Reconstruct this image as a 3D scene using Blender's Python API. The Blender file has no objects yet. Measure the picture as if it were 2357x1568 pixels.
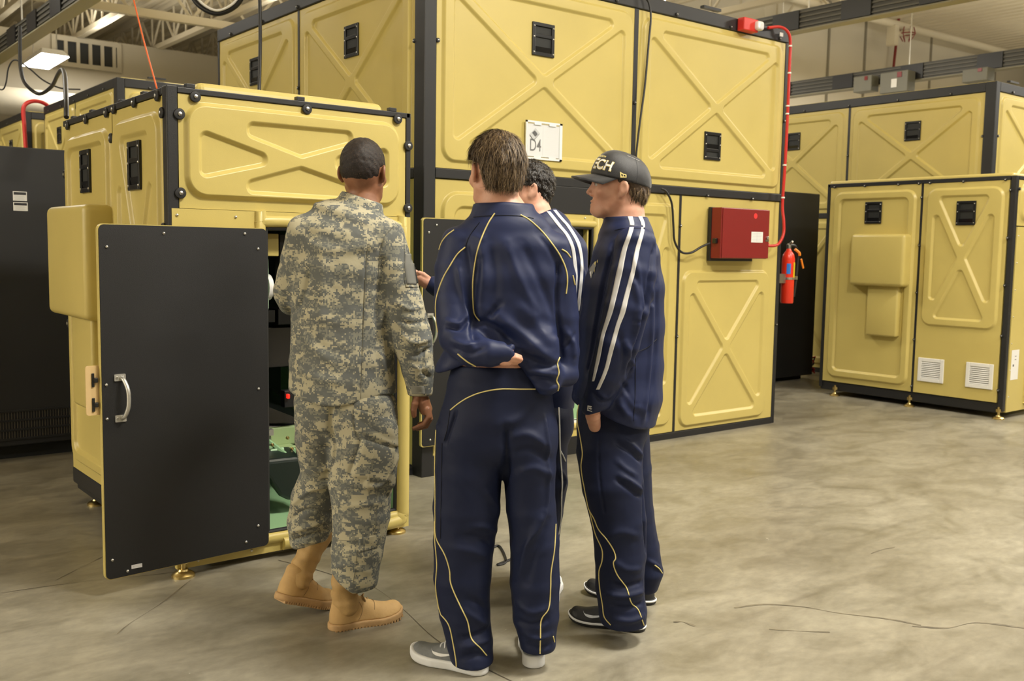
import bpy, bmesh, math, random
import numpy as np
from mathutils import Vector, Matrix, noise
from mathutils.bvhtree import BVHTree
from mathutils.geometry import delaunay_2d_cdt

SC = bpy.context.scene
COL = SC.collection
random.seed(7)
RNG = np.random.default_rng(11)

# ------------------------------------------------------------------ camera
IMG_W, IMG_H, FPX, CAM_H = 2357.0, 1568.0, 2264.0, 1.45
def _dir(x, y):
    q = np.array([x - IMG_W / 2, y - IMG_H / 2, FPX]); return q / np.linalg.norm(q)
_X = _dir(4050., 620.); _Y = _dir(-620., 545.)          # the two vanishing points of the hall
_Y = _Y - _X * (_X @ _Y) * .5; _X = _X - _Y * (_X @ _Y); _X /= np.linalg.norm(_X)
_Y -= _X * (_X @ _Y); _Y /= np.linalg.norm(_Y)
_Z = np.cross(_X, _Y)
CM = np.stack([_X, _Y, _Z])                              # camera (right, down, forward) -> world
CP = np.array([0, 0, CAM_H])
cam_data = bpy.data.cameras.new('camera')
cam_data.sensor_width = 36.0
cam_data.lens = FPX / IMG_W * 36.0
cam_data.clip_end = 200
cam_data.dof.use_dof = True
cam_data.dof.focus_distance = 4.1
cam_data.dof.aperture_fstop = 4.5
cam = bpy.data.objects.new('camera', cam_data); COL.objects.link(cam)
mw = Matrix.Identity(4)
for i in range(3):
    mw[i][0] = CM[i, 0]; mw[i][1] = -CM[i, 1]; mw[i][2] = -CM[i, 2]; mw[i][3] = CP[i]
cam.matrix_world = mw
SC.camera = cam
HD = np.array([CM[0, 2], CM[1, 2], 0.0]); HD /= np.linalg.norm(HD)      # horizontal view direction
RT = np.array([HD[1], -HD[0], 0.0])                                      # horizontal right

def ray(px, py):
    return CM @ np.array([px - IMG_W / 2, py - IMG_H / 2, FPX]) / FPX
def on_floor(px, py, z=0.0):
    r = ray(px, py); return CP + r * ((z - CAM_H) / r[2])
def on_x(px, py, x):
    r = ray(px, py); return CP + r * (x / r[0])
def on_y(px, py, y):
    r = ray(px, py); return CP + r * (y / r[1])
def at(px, py, dist):
    """the point seen at a pixel on the upright plane 'dist' metres in front of the camera"""
    r = ray(px, py); return CP + r * (dist / (r @ HD))

# ------------------------------------------------------------------ world, lights, exposure
world = bpy.data.worlds.new('hall_ambient'); SC.world = world
world.use_nodes = True
bg = world.node_tree.nodes['Background']
bg.inputs[0].default_value = (1.0, 0.95, 0.86, 1); bg.inputs[1].default_value = 0.10
SC.view_settings.view_transform = 'Standard'
SC.view_settings.look = 'None'
SC.view_settings.exposure = 0.36
SC.view_settings.gamma = 1.0
SC.view_settings.use_curve_mapping = False

def hall_area_light(x, y, z, power, sx=1.3, sy=0.7, col=(1.0, 0.955, 0.865)):
    l = bpy.data.lights.new('high_bay_and_fill_light', 'AREA'); l.shape = 'RECTANGLE'
    l.size = sx; l.size_y = sy; l.energy = power; l.color = col
    o = bpy.data.objects.new('high_bay_and_fill_light', l); o.location = (x, y, z); COL.objects.link(o)
    return o
# unseen high-bay lamps of the hall; those furthest left and right are added fill
for lx, ly, pw in ((-2.2, -4.2, 30), (3.6, -4.2, 115), (8.4, -4.2, 150),
                   (-1.6, 0.4, 8), (3.2, 0.9, 268), (7.4, 0.4, 190),
                   (12.6, 2.0, 250), (18., 3., 200),
                   (0.2, 9.9, 40), (6.0, 10.0, 200), (11.5, 10.2, 160), (17.5, 9.5, 200), (1.2, 14.5, 80), (8.0, 17.0, 140), (-11.5, 1.0, 300), (-11.5, 6.5, 700), (-9.5, 11.0, 420), (24., 8., 230), (24., 2., 200), (6.0, 22.0, 110), (13., 14.5, 170)):  # far left: added for the left-facing panels; far right: added for the roof there
    hall_area_light(lx, ly, 5.35, pw)
    up = hall_area_light(lx, ly, 5.55, pw * .5); up.rotation_euler = (math.pi, 0, 0)      # added upward light over each lamp, brightens the dark roof

# ------------------------------------------------------------------ materials
MATS = {}
def mat(name, col, rough=0.5, metal=0.0, var=0.0, vscale=3.0, bump=0.0, bscale=200.0, spec=0.5, sheen=0.0, coat=0.0, col2=None):
    if name in MATS: return MATS[name]
    m = bpy.data.materials.new(name); m.use_nodes = True
    nt = m.node_tree; b = nt.nodes['Principled BSDF']
    b.inputs['Base Color'].default_value = (*col, 1)
    b.inputs['Roughness'].default_value = rough
    b.inputs['Metallic'].default_value = metal
    b.inputs['Specular IOR Level'].default_value = spec
    if sheen: b.inputs['Sheen Weight'].default_value = sheen; b.inputs['Sheen Roughness'].default_value = 0.4
    if coat: b.inputs['Coat Weight'].default_value = coat
    tc = nt.nodes.new('ShaderNodeTexCoord')
    if var or col2:
        n = nt.nodes.new('ShaderNodeTexNoise'); n.inputs['Scale'].default_value = vscale; n.inputs['Detail'].default_value = 6
        nt.links.new(tc.outputs['Object'], n.inputs['Vector'])
        r = nt.nodes.new('ShaderNodeValToRGB')
        c2 = col2 if col2 else tuple(c * (1 - var) for c in col)
        r.color_ramp.elements[0].color = (*c2, 1); r.color_ramp.elements[0].position = 0.35
        r.color_ramp.elements[1].color = (*col, 1); r.color_ramp.elements[1].position = 0.65
        nt.links.new(n.outputs['Fac'], r.inputs['Fac']); nt.links.new(r.outputs['Color'], b.inputs['Base Color'])
    if bump:
        n2 = nt.nodes.new('ShaderNodeTexNoise'); n2.inputs['Scale'].default_value = bscale; n2.inputs['Detail'].default_value = 3
        nt.links.new(tc.outputs['Object'], n2.inputs['Vector'])
        bp = nt.nodes.new('ShaderNodeBump'); bp.inputs['Strength'].default_value = bump; bp.inputs['Distance'].default_value = 0.002
        nt.links.new(n2.outputs['Fac'], bp.inputs['Height']); nt.links.new(bp.outputs['Normal'], b.inputs['Normal'])
    MATS[name] = m
    return m
def emis(name, col, strength):
    m = bpy.data.materials.new(name); m.use_nodes = True
    b = m.node_tree.nodes['Principled BSDF']
    b.inputs['Base Color'].default_value = (*col, 1)
    b.inputs['Emission Color'].default_value = (*col, 1); b.inputs['Emission Strength'].default_value = strength
    MATS[name] = m
    return m
def m_tan():
    return mat('tan_moulded_plastic', (0.575, 0.465, 0.146), 0.36, var=0.06, vscale=2.2, bump=0.12, bscale=260)
def m_black():
    return mat('black_powder_coat', (0.014, 0.014, 0.015), 0.45, bump=0.25, bscale=320)
def m_door():
    return mat('black_door_laminate', (0.0105, 0.0105, 0.0115), 0.52, var=0.25, vscale=1.6, bump=0.35, bscale=420)
def m_steel():
    return mat('bright_steel', (0.62, 0.61, 0.58), 0.28, 1.0)
def m_alu():
    return mat('cast_aluminium', (0.62, 0.61, 0.57), 0.45, 0.9, bump=0.2, bscale=150)
def m_brass():
    return mat('brass_plate', (0.62, 0.48, 0.2), 0.3, 1.0)
def m_green():
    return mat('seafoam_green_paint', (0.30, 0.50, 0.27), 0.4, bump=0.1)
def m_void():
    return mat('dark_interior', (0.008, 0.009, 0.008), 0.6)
def m_bgloss():
    return mat('black_gloss_plastic', (0.008, 0.008, 0.009), 0.18, spec=0.6)
def m_white():
    return mat('white_enamel', (0.78, 0.77, 0.73), 0.45)
def m_red():
    return mat('fire_red_paint', (0.21, 0.014, 0.012), 0.38)

# ------------------------------------------------------------------ mesh helpers
class MB:
    def __init__(s): s.v = []; s.f = []; s.m = []
    def add(s, v, f, mi=0):
        o = len(s.v); s.v.extend([tuple(p) for p in v]); s.f.extend([tuple(i + o for i in q) for q in f]); s.m.extend([mi] * len(f)); return s
    def box(s, a, b, mi=0, bev=0.0):
        x0, y0, z0 = [min(p, q) for p, q in zip(a, b)]; x1, y1, z1 = [max(p, q) for p, q in zip(a, b)]
        if bev <= 0:
            return s.add([(x0, y0, z0), (x1, y0, z0), (x1, y1, z0), (x0, y1, z0), (x0, y0, z1), (x1, y0, z1), (x1, y1, z1), (x0, y1, z1)],
                         [(0, 3, 2, 1), (4, 5, 6, 7), (0, 1, 5, 4), (1, 2, 6, 5), (2, 3, 7, 6), (3, 0, 4, 7)], mi)
        bm = bmesh.new(); r = bmesh.ops.create_cube(bm, size=1.0)
        for v in bm.verts:
            v.co = Vector(((x0 + x1) / 2 + v.co.x * (x1 - x0), (y0 + y1) / 2 + v.co.y * (y1 - y0), (z0 + z1) / 2 + v.co.z * (z1 - z0)))
        bmesh.ops.bevel(bm, geom=bm.edges[:], offset=bev, segments=2 if bev < .02 else 4, profile=0.5, affect='EDGES')
        bm.verts.index_update()
        s.add([v.co[:] for v in bm.verts], [[v.index for v in f.verts] for f in bm.faces], mi); bm.free(); return s
    def obox(s, c, ax, h, mi=0):
        c = np.array(c, float); A = [np.array(a, float) * k for a, k in zip(ax, h)]
        vs = [c + A[0] * i + A[1] * j + A[2] * k for k in (-1, 1) for j in (-1, 1) for i in (-1, 1)]
        return s.add(vs, [(0, 2, 3, 1), (4, 5, 7, 6), (0, 1, 5, 4), (1, 3, 7, 5), (3, 2, 6, 7), (2, 0, 4, 6)], mi)
    def tube(s, pts, r, n=8, mi=0, closed=False, cap=True):
        P = np.array(pts, float); N = len(P); rr = np.full(N, r, float) if np.isscalar(r) else np.array(r, float)
        T = np.roll(P, -1, 0) - np.roll(P, 1, 0) if closed else np.gradient(P, axis=0)
        T /= np.maximum(np.linalg.norm(T, axis=1, keepdims=True), 1e-9)
        up = np.array([0, 0, 1.0]) if abs(T[0, 2]) < .9 else np.array([1.0, 0, 0])
        a = np.cross(T[0], up); a /= np.linalg.norm(a); vs = []
        for i in range(N):
            a = a - T[i] * (a @ T[i]); a /= max(np.linalg.norm(a), 1e-9); b = np.cross(T[i], a)
            for k in range(n):
                t = 2 * math.pi * k / n; vs.append(P[i] + rr[i] * (a * math.cos(t) + b * math.sin(t)))
        fs = []
        for i in range(N if closed else N - 1):
            j = (i + 1) % N
            for k in range(n):
                l = (k + 1) % n; fs.append((i * n + k, i * n + l, j * n + l, j * n + k))
        if cap and not closed:
            fs.append(tuple(range(n - 1, -1, -1))); fs.append(tuple((N - 1) * n + k for k in range(n)))
        return s.add(vs, fs, mi)
    def lathe(s, c, axis, prof, n=20, mi=0):
        """prof: (distance along axis, radius)"""
        c = np.array(c, float); ax = np.array(axis, float); ax /= np.linalg.norm(ax)
        up = np.array([0, 0, 1.0]) if abs(ax[2]) < .9 else np.array([1.0, 0, 0])
        a = np.cross(ax, up); a /= np.linalg.norm(a); b = np.cross(ax, a); vs = []; fs = []
        for (h, r) in prof:
            for k in range(n):
                t = 2 * math.pi * k / n; vs.append(c + ax * h + r * (a * math.cos(t) + b * math.sin(t)))
        for i in range(len(prof) - 1):
            for k in range(n):
                l = (k + 1) % n; fs.append((i * n + k, i * n + l, (i + 1) * n + l, (i + 1) * n + k))
        fs.append(tuple(range(n - 1, -1, -1))); fs.append(tuple((len(prof) - 1) * n + k for k in range(n)))
        return s.add(vs, fs, mi)
    def build(s, name, mats, parent=None, smooth=None):
        me = bpy.data.meshes.new(name); me.from_pydata(s.v, [], s.f)
        if not isinstance(mats, (list, tuple)): mats = [mats]
        for m in mats: me.materials.append(m)
        if any(s.m): me.polygons.foreach_set('material_index', s.m)
        if smooth is not None:
            me.polygons.foreach_set('use_smooth', [True] * len(s.f))
            if smooth < 179: me.set_sharp_from_angle(angle=math.radians(smooth))
        me.update()
        return link(name, me, parent)
def link(name, me, parent=None):
    o = bpy.data.objects.new(name, me); COL.objects.link(o)
    if parent is not None: adopt(o, parent)
    return o
def world_loc(p):
    l = Vector((0, 0, 0))
    while p is not None:
        l = l + (p.location if p.type == 'EMPTY' else Vector((0, 0, 0))); p = p.parent
    return l
def adopt(o, parent):
    o.parent = parent
    if parent.type == 'EMPTY': o.matrix_parent_inverse = Matrix.Translation(-parent.location)
    return o
def thing(name, label, cat, loc, group=None):
    o = bpy.data.objects.new(name, None); COL.objects.link(o); o.location = loc; o.empty_display_size = .1
    return tag(o, label, cat, group)
def tag(o, label=None, cat=None, group=None, kind=None):
    if label: o['label'] = label
    if cat: o['category'] = cat
    if group: o['group'] = group
    if kind: o['kind'] = kind
    return o
def sstep(x):
    x = np.clip(x, 0, 1); return x * x * (3 - 2 * x)
def smooth_curve(pts, n=6):
    """Catmull-Rom through the points"""
    P = np.array(pts, float); Q = np.vstack([2 * P[0] - P[1], P, 2 * P[-1] - P[-2]]); out = []
    for i in range(1, len(Q) - 2):
        for t in np.linspace(0, 1, n, endpoint=False):
            a, b, c, d = Q[i - 1], Q[i], Q[i + 1], Q[i + 2]
            out.append(.5 * (2 * b + (c - a) * t + (2 * a - 5 * b + 4 * c - d) * t * t + (3 * b - a - 3 * c + d) * t ** 3))
    out.append(P[-1]); return np.array(out)

# ------------------------------------------------------------------ moulded panels
class Face:
    """a wall plane: origin, direction to the right as seen from outside, outward normal"""
    def __init__(s, O, U, N): s.O = np.array(O, float); s.U = np.array(U, float); s.N = np.array(N, float); s.Z = np.array([0, 0, 1.0])
    def pt(s, u, v, n=0.0): return s.O + s.U * u + s.Z * v + s.N * n
    def box(s, mb, u0, u1, v0, v1, n0, n1, mi=0, bev=0.0): return mb.box(s.pt(u0, v0, n0), s.pt(u1, v1, n1), mi, bev)
def front_face(x0, y): return Face((x0, y, 0), (1, 0, 0), (0, -1, 0))
def left_face(x, y1): return Face((x, y1, 0), (0, -1, 0), (-1, 0, 0))

def sd_rrect(u, v, c, r):
    u0, v0, u1, v1 = c
    qx = np.abs(u - (u0 + u1) / 2) - (u1 - u0) / 2 + r; qy = np.abs(v - (v0 + v1) / 2) - (v1 - v0) / 2 + r
    return np.hypot(np.maximum(qx, 0), np.maximum(qy, 0)) + np.minimum(np.maximum(qx, qy), 0) - r
def sd_poly(u, v, pts, r):
    """convex polygon (ccw), corners rounded by r"""
    P = np.array(pts, float); n = len(P); L = []
    for i in range(n):
        a, b = P[i], P[(i + 1) % n]; d = (b - a) / np.linalg.norm(b - a); nn = np.array([d[1], -d[0]]); L.append((nn, nn @ a - r))
    Q = []
    for i in range(n):
        (n1, c1), (n2, c2) = L[i - 1], L[i]; Q.append(np.linalg.solve(np.array([n1, n2]), np.array([c1, c2])))
    Q = np.array(Q); D = np.full(u.shape, 1e9); ins = np.full(u.shape, -1e9)
    for i in range(n):
        a, b = Q[i], Q[(i + 1) % n]; e = b - a; wx, wy = u - a[0], v - a[1]
        t = np.clip((wx * e[0] + wy * e[1]) / (e @ e), 0, 1)
        D = np.minimum(D, np.hypot(wx - e[0] * t, wy - e[1] * t))
        nn, c = L[i]; ins = np.maximum(ins, nn[0] * u + nn[1] * v - c)
    return np.where(ins < 0, -D, D) - r
def x_tris(c, w):
    """the four triangles left between the two diagonals of a rectangle"""
    u0, v0, u1, v1 = c; A = np.array([[u0, v0], [u1, v0], [u1, v1], [u0, v1]], float); M = (A[0] + A[2]) / 2; out = []
    for i in range(4):
        a, b = A[i], A[(i + 1) % 4]
        def off(p, q):
            d = (q - p) / np.linalg.norm(q - p); nn = np.array([-d[1], d[0]]); return nn, nn @ p
        n0, c0 = off(a, b); n1, c1 = off(b, M); n2, c2 = off(M, a); c1 += w; c2 += w
        S = lambda k1, k2: np.linalg.solve(np.array([k1[0], k2[0]]), np.array([k1[1], k2[1]]))
        L0, L1, L2 = (n0, c0), (n1, c1), (n2, c2)
        out.append([S(L2, L0), S(L0, L1), S(L1, L2)])
    return out
NL_ = 7
def rect_poly(c): return [(c[0], c[1]), (c[2], c[1]), (c[2], c[3]), (c[0], c[3])]
class Relief:
    """raised and sunken fields of a moulded panel: convex outlines with rounded corners and a smooth shoulder"""
    def __init__(s, items, bev): s.items = items; s.bev = bev            # items: (outline, corner radius, height)
    def __call__(s, u, v):
        z = np.zeros_like(u)
        for P, r, a in s.items: z = z + a * sstep(.5 - sd_poly(u, v, P, r) / s.bev)
        return z
    def loops(s):
        out = []
        for P, r, a in s.items:
            P = np.array(P, float); n = len(P); L = []
            for i in range(n):
                p, q = P[i], P[(i + 1) % n]; d = (q - p) / np.linalg.norm(q - p); nn = np.array([d[1], -d[0]]); L.append((nn, nn @ p - r))
            Q = [np.linalg.solve(np.array([L[i - 1][0], L[i][0]]), np.array([L[i - 1][1], L[i][1]])) for i in range(n)]
            for k in range(NL_):
                R = r + s.bev * (k / (NL_ - 1) - .5); pts = []
                for i in range(n):
                    a0 = math.atan2(L[i - 1][0][1], L[i - 1][0][0]); a1 = math.atan2(L[i][0][1], L[i][0][0]); da = (a1 - a0) % (2 * math.pi); m = max(2, int(da / .22) + 1)
                    for t in np.linspace(0, 1, m): pts.append((Q[i][0] + R * math.cos(a0 + da * t), Q[i][1] + R * math.sin(a0 + da * t)))
                out.append(pts)
        return out
def x_relief(c, r=.09, b=.078, w=.031, up=.021, dn=.017, tr=.03, bev=.026):
    return Relief([(rect_poly(c), r, up)] + [(t, tr, -dn) for t in x_tris((c[0] + b, c[1] + b, c[2] - b, c[3] - b), w)], bev)
def poly_relief(c, polys, r=.085, up=.024, dn=.018, tr=.025, bev=.024):
    return Relief([(rect_poly(c), r, up)] + [(t, tr, -dn) for t in polys], bev)
def frame_relief(c, r=.09, b=.07, up=.024, dn=.020, bev=.026):
    return Relief([(rect_poly(c), r, up), (rect_poly((c[0] + b, c[1] + b, c[2] - b, c[3] - b)), max(r - b * .6, .03), -dn)], bev)
def panel(parent, F, u0, u1, v0, v1, h=None, step=.014, m=None, name='wall_panel', n0=0.0):
    """moulded panel: triangulated along the shoulders of its relief, with a 3 cm return round the rim"""
    C = [(u0, v0), (u1, v0), (u1, v1), (u0, v1)]; pts = list(C); ed = [(0, 1), (1, 2), (2, 3), (3, 0)]
    if h:
        for L in h.loops():
            o = len(pts); pts += L; ed += [(o + i, o + (i + 1) % len(L)) for i in range(len(L))]
    vs, _, fs, _, _, _ = delaunay_2d_cdt([Vector(p) for p in pts], ed, [], 0, 1e-6)
    U = np.array([v.x for v in vs]); Vv = np.array([v.y for v in vs]); e = 4e-4
    if h:
        z = h(U, Vv); du = (h(U + e, Vv) - h(U - e, Vv)) / (2 * e); dv = (h(U, Vv + e) - h(U, Vv - e)) / (2 * e)
    else: z = du = dv = np.zeros_like(U)
    P = F.O + U[:, None] * F.U + Vv[:, None] * F.Z + (z + n0)[:, None] * F.N
    NN = F.N - du[:, None] * F.U - dv[:, None] * F.Z; NN /= np.linalg.norm(NN, axis=-1, keepdims=True)
    V = P.tolist(); N = NN.tolist(); q = [list(f) for f in fs]
    for i in range(4):
        a, b = C[i], C[(i + 1) % 4]; o = len(V); nn = [-F.Z, F.U, F.Z, -F.U][i]
        V += [F.pt(*a, n0).tolist(), F.pt(*a, n0 - .03).tolist(), F.pt(*b, n0 - .03).tolist(), F.pt(*b, n0).tolist()]; N += [nn.tolist()] * 4; q.append([o, o + 1, o + 2, o + 3])
    me = bpy.data.meshes.new(name); me.from_pydata(V, [], q); me.materials.append(m or m_tan())
    me.polygons.foreach_set('use_smooth', [True] * len(q))
    me.normals_split_custom_set_from_vertices(N); me.update()
    return link(name, me, parent)

def flush_handle(parent, F, u, v, n, w=.19, hgt=.215, flip=False, name='flush_handle'):
    """black two-pocket pull handle let into a panel: frame, bar, two pockets, screws"""
    mb = MB(); t = .024; z1 = n + .012; zb = n - .004
    def B(a, b, c, d, z0, zz, mi=0, bev=0): F.box(mb, u + a, u + b, v + c, v + d, z0, zz, mi, bev)
    W, H = w / 2, hgt / 2
    B(-W, -W + t, -H, H, n - .01, z1, 0, .003); B(W - t, W, -H, H, n - .01, z1, 0, .003)
    B(-W + t, W - t, H - t, H, n - .01, z1, 0, .003); B(-W + t, W - t, -H, -H + t, n - .01, z1, 0, .003)
    bar = H * .22 if not flip else -H * .3
    B(-W + t, W - t, bar - .012, bar + .012, n - .01, z1 - .002, 0, .003)
    B(-W + t, W - t, -H + t, H - t, n - .02, n + .0025, 1)                    # pocket back
    lo = (-H + t, bar - .012) if not flip else (bar + .012, H - t)
    mb.add([F.pt(u - W + t, v + lo[0], n + .0035), F.pt(u + W - t, v + lo[0], n + .0035), F.pt(u + W - t, v + lo[0] + .035, n + .009), F.pt(u - W + t, v + lo[0] + .035, n + .009)][::1], [(0, 1, 2, 3)], 2)
    for a in (-1, 1):
        for b in (-.86, .12, .8):
            mb.lathe(F.pt(u + a * (W - t / 2), v + b * H * .95, z1), F.N, [(0, .006), (.003, .005), (.004, .002)], 8, 3)
    return mb.build(name, [mat('handle_black', (.010, .010, .011), .3, spec=.5), m_void(), m_bgloss(), m_steel()], parent)

_fm = {}
def fastener_mesh(big):
    if big in _fm: return _fm[big]
    mb = MB(); r = .024 if big else .014
    mb.lathe((0, 0, 0), (0, 0, 1), [(0, r), (.007, r), (.0095, r * .9), (.0105, r * .5)], 18, 0)
    mb.lathe((0, 0, .010), (0, 0, 1), [(0, r * .36), (.004, r * .36), (.006, r * .15)], 10, 1)
    o = mb.build('fastener', [m_black(), m_steel()], None, 40); _fm[big] = o.data; bpy.data.objects.remove(o); return _fm[big]
def orient(N):
    return Vector(N).to_track_quat('Z', 'Y')
def fastener(parent, p, N, big=True, name='fastener'):
    o = bpy.data.objects.new(name, fastener_mesh(big)); COL.objects.link(o)
    o.location = Vector(p); o.rotation_mode = 'QUATERNION'; o.rotation_quaternion = orient(N)
    adopt(o, parent); return o
def screw(parent, p, N, r=.0075, name='screw'):
    key = ('s', r)
    if key not in _fm:
        mb = MB(); mb.lathe((0, 0, 0), (0, 0, 1), [(0, r), (.002, r), (.005, r * .7), (.006, r * .3)], 12, 0)
        o = mb.build('screw', [m_steel()], None, 50); _fm[key] = o.data; bpy.data.objects.remove(o)
    o = bpy.data.objects.new(name, _fm[key]); COL.objects.link(o); o.location = Vector(p)
    o.rotation_mode = 'QUATERNION'; o.rotation_quaternion = orient(N); adopt(o, parent); return o
def levelling_foot(parent, x, y, top=.1):
    mb = MB()
    mb.lathe((x, y, 0), (0, 0, 1), [(0, .050), (.010, .050), (.018, .042), (.026, .024), (.034, .02)], 20, 0)
    mb.lathe((x, y, .028), (0, 0, 1), [(0, .011), (top - .028, .011)], 12, 0)
    mb.lathe((x, y, top - .045), (0, 0, 1), [(0, .026), (.026, .026)], 6, 0)
    return mb.build('levelling_foot', m_brass(), parent, 35)
def bar(parent, name, a, b, m=None, bev=.004):
    return MB().box(a, b, 0, bev).build(name, m or m_black(), parent)
def text_mesh(s, size, bold=0.0, extrude=0.0):
    cu = bpy.data.curves.new('t', 'FONT'); cu.body = s; cu.size = size; cu.offset = bold; cu.extrude = extrude; cu.align_x = 'LEFT'
    o = bpy.data.objects.new('t', cu); COL.objects.link(o)
    dg = bpy.context.evaluated_depsgraph_get(); me = bpy.data.meshes.new_from_object(o.evaluated_get(dg))
    V = np.array([v.co[:] for v in me.vertices]) if len(me.vertices) else np.zeros((0, 3)); Fc = [tuple(p.vertices) for p in me.polygons]
    bpy.data.objects.remove(o); bpy.data.meshes.remove(me); bpy.data.curves.remove(cu)
    return V, Fc
def text_on(mb, F, s, u, v, n, size, mi, bold=0.0, width=None):
    V, Fc = text_mesh(s, size, bold)
    if width and len(V): V[:, 0] *= width / (V[:, 0].max() - V[:, 0].min())
    mb.add([F.pt(u + p[0], v + p[1], n) for p in V], Fc, mi)
# ------------------------------------------------------------------ the hall: floor, walls, roof
def floor_material():
    m = bpy.data.materials.new('polished_concrete'); m.use_nodes = True; nt = m.node_tree; b = nt.nodes['Principled BSDF']
    N = nt.nodes.new; L = nt.links.new
    tc = N('ShaderNodeTexCoord'); mp = N('ShaderNodeMapping'); mp.inputs['Rotation'].default_value = (0, 0, math.radians(-22)); mp.inputs['Scale'].default_value = (1, 1.6, 1)
    L(tc.outputs['Object'], mp.inputs['Vector'])
    def noise_(sc, det, src=None, dist=0.0):
        n = N('ShaderNodeTexNoise'); n.inputs['Scale'].default_value = sc; n.inputs['Detail'].default_value = det; n.inputs['Distortion'].default_value = dist
        n.inputs['Roughness'].default_value = .62
        L((src or mp).outputs[0 if src else 'Vector'], n.inputs['Vector']); return n
    def ramp(src, stops):
        r = N('ShaderNodeValToRGB'); e = r.color_ramp.elements
        while len(e) < len(stops): e.new(.5)
        for k, (p, c) in zip(e, stops): k.position = p; k.color = (*c, 1)
        L(src, r.inputs['Fac']); return r
    big = noise_(.55, 7, dist=.6); mid = noise_(2.6, 8, dist=.8); fine = noise_(16, 6)
    r1 = ramp(big.outputs['Fac'], [(.30, (.20, .178, .130)), (.5, (.258, .235, .178)), (.70, (.315, .292, .228))])
    r2 = ramp(mid.outputs['Fac'], [(.30, (.68, .67, .64)), (.5, (.97, .97, .97)), (.70, (1.18, 1.18, 1.17))])
    r3 = ramp(fine.outputs['Fac'], [(.32, (.86, .86, .86)), (.65, (1.07, 1.07, 1.07))])
    mx = N('ShaderNodeMix'); mx.data_type = 'RGBA'; mx.blend_type = 'MULTIPLY'; mx.inputs[0].default_value = 1
    L(r1.outputs[0], mx.inputs[6]); L(r2.outputs[0], mx.inputs[7])
    m2 = N('ShaderNodeMix'); m2.data_type = 'RGBA'; m2.blend_type = 'MULTIPLY'; m2.inputs[0].default_value = 1
    L(mx.outputs[2], m2.inputs[6]); L(r3.outputs[0], m2.inputs[7])
    # tyre scuffs and small chips
    sc = N('ShaderNodeMapping'); sc.inputs['Rotation'].default_value = (0, 0, math.radians(-38)); sc.inputs['Scale'].default_value = (.55, 6, 1); L(tc.outputs['Object'], sc.inputs['Vector'])
    sn = N('ShaderNodeTexNoise'); sn.inputs['Scale'].default_value = 1.5; sn.inputs['Detail'].default_value = 5; L(sc.outputs['Vector'], sn.inputs['Vector'])
    rs = ramp(sn.outputs['Fac'], [(.60, (1, 1, 1)), (.74, (.80, .79, .78))])
    m3 = N('ShaderNodeMix'); m3.data_type = 'RGBA'; m3.blend_type = 'MULTIPLY'; m3.inputs[0].default_value = 1
    L(m2.outputs[2], m3.inputs[6]); L(rs.outputs[0], m3.inputs[7])
    cn = noise_(9, 4); rc = ramp(cn.outputs['Fac'], [(.735, (0, 0, 0)), (.75, (.75, .75, .75))])
    m4 = N('ShaderNodeMix'); m4.data_type = 'RGBA'; L(rc.outputs[0], m4.inputs[0]); L(m3.outputs[2], m4.inputs[6]); m4.inputs[7].default_value = (.55, .52, .44, 1)
    L(m4.outputs[2], b.inputs['Base Color'])
    rr = ramp(mid.outputs['Fac'], [(.3, (.30, .30, .30)), (.7, (.46, .46, .46))]); L(rr.outputs[0], b.inputs['Roughness'])
    bp = N('ShaderNodeBump'); bp.inputs['Strength'].default_value = .08; bp.inputs['Distance'].default_value = .004; L(fine.outputs['Fac'], bp.inputs['Height']); L(bp.outputs['Normal'], b.inputs['Normal'])
    return m
fl = MB().add([(-14, -12, 0), (46, -12, 0), (46, 31, 0), (-14, 31, 0)], [(0, 1, 2, 3)]).build('floor', floor_material())
tag(fl, 'polished grey-brown mottled concrete floor', None, None, 'structure')
def floor_strip(name, px, w, m):
    P = [on_floor(a, b) for a, b in px]; P = smooth_curve(P, 6); mb = MB(); n = len(P)
    T = np.gradient(P, axis=0); T /= np.linalg.norm(T, axis=1, keepdims=True); S = np.stack([-T[:, 1], T[:, 0], 0 * T[:, 0]], 1)
    ww = w * (0.6 + 0.4 * np.sin(np.linspace(0, 9, n)))[:, None]
    mb.add(list(P + S * ww + [0, 0, .0012]) + list(P - S * ww + [0, 0, .0012]), [(i, n + i, n + i + 1, i + 1) for i in range(n - 1)])
    return mb.build(name, m, fl)
m_crack = mat('dark_floor_joint', (.075, .062, .042), .7)
m_scuff = mat('rubber_scuff', (.10, .085, .06), .6, col2=(.21, .18, .12), vscale=14)
floor_strip('control_joint', [(640, 1290), (720, 1310), (800, 1335), (860, 1352), (930, 1405), (1000, 1470), (1090, 1525), (1200, 1580)], .0028, m_crack)
floor_strip('floor_crack', [(0, 1366), (110, 1350), (240, 1334), (330, 1326), (400, 1318)], .0016, m_crack)
floor_strip('floor_crack', [(440, 1335), (370, 1390), (300, 1435), (270, 1460)], .003, m_scuff)
floor_strip('floor_crack', [(130, 1335), (190, 1305), (250, 1275)], .002, m_scuff)
floor_strip('floor_crack', [(1640, 1058), (1760, 1030), (1890, 1005), (2060, 972), (2200, 950)], .003, mat('pale_floor_joint', (.34, .30, .22), .6))
floor_strip('floor_scuff', [(1690, 1400), (1760, 1392), (1850, 1398), (1930, 1412), (2040, 1425), (2120, 1440)], .007, m_scuff)
floor_strip('floor_scuff', [(2100, 1442), (2180, 1446), (2250, 1434), (2357, 1446)], .008, m_scuff)
floor_strip('floor_scuff', [(1770, 1449), (1830, 1453), (1910, 1456)], .005, m_scuff)
floor_strip('floor_scuff', [(1550, 1433), (1570, 1432), (1600, 1442)], .008, m_scuff)
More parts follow.
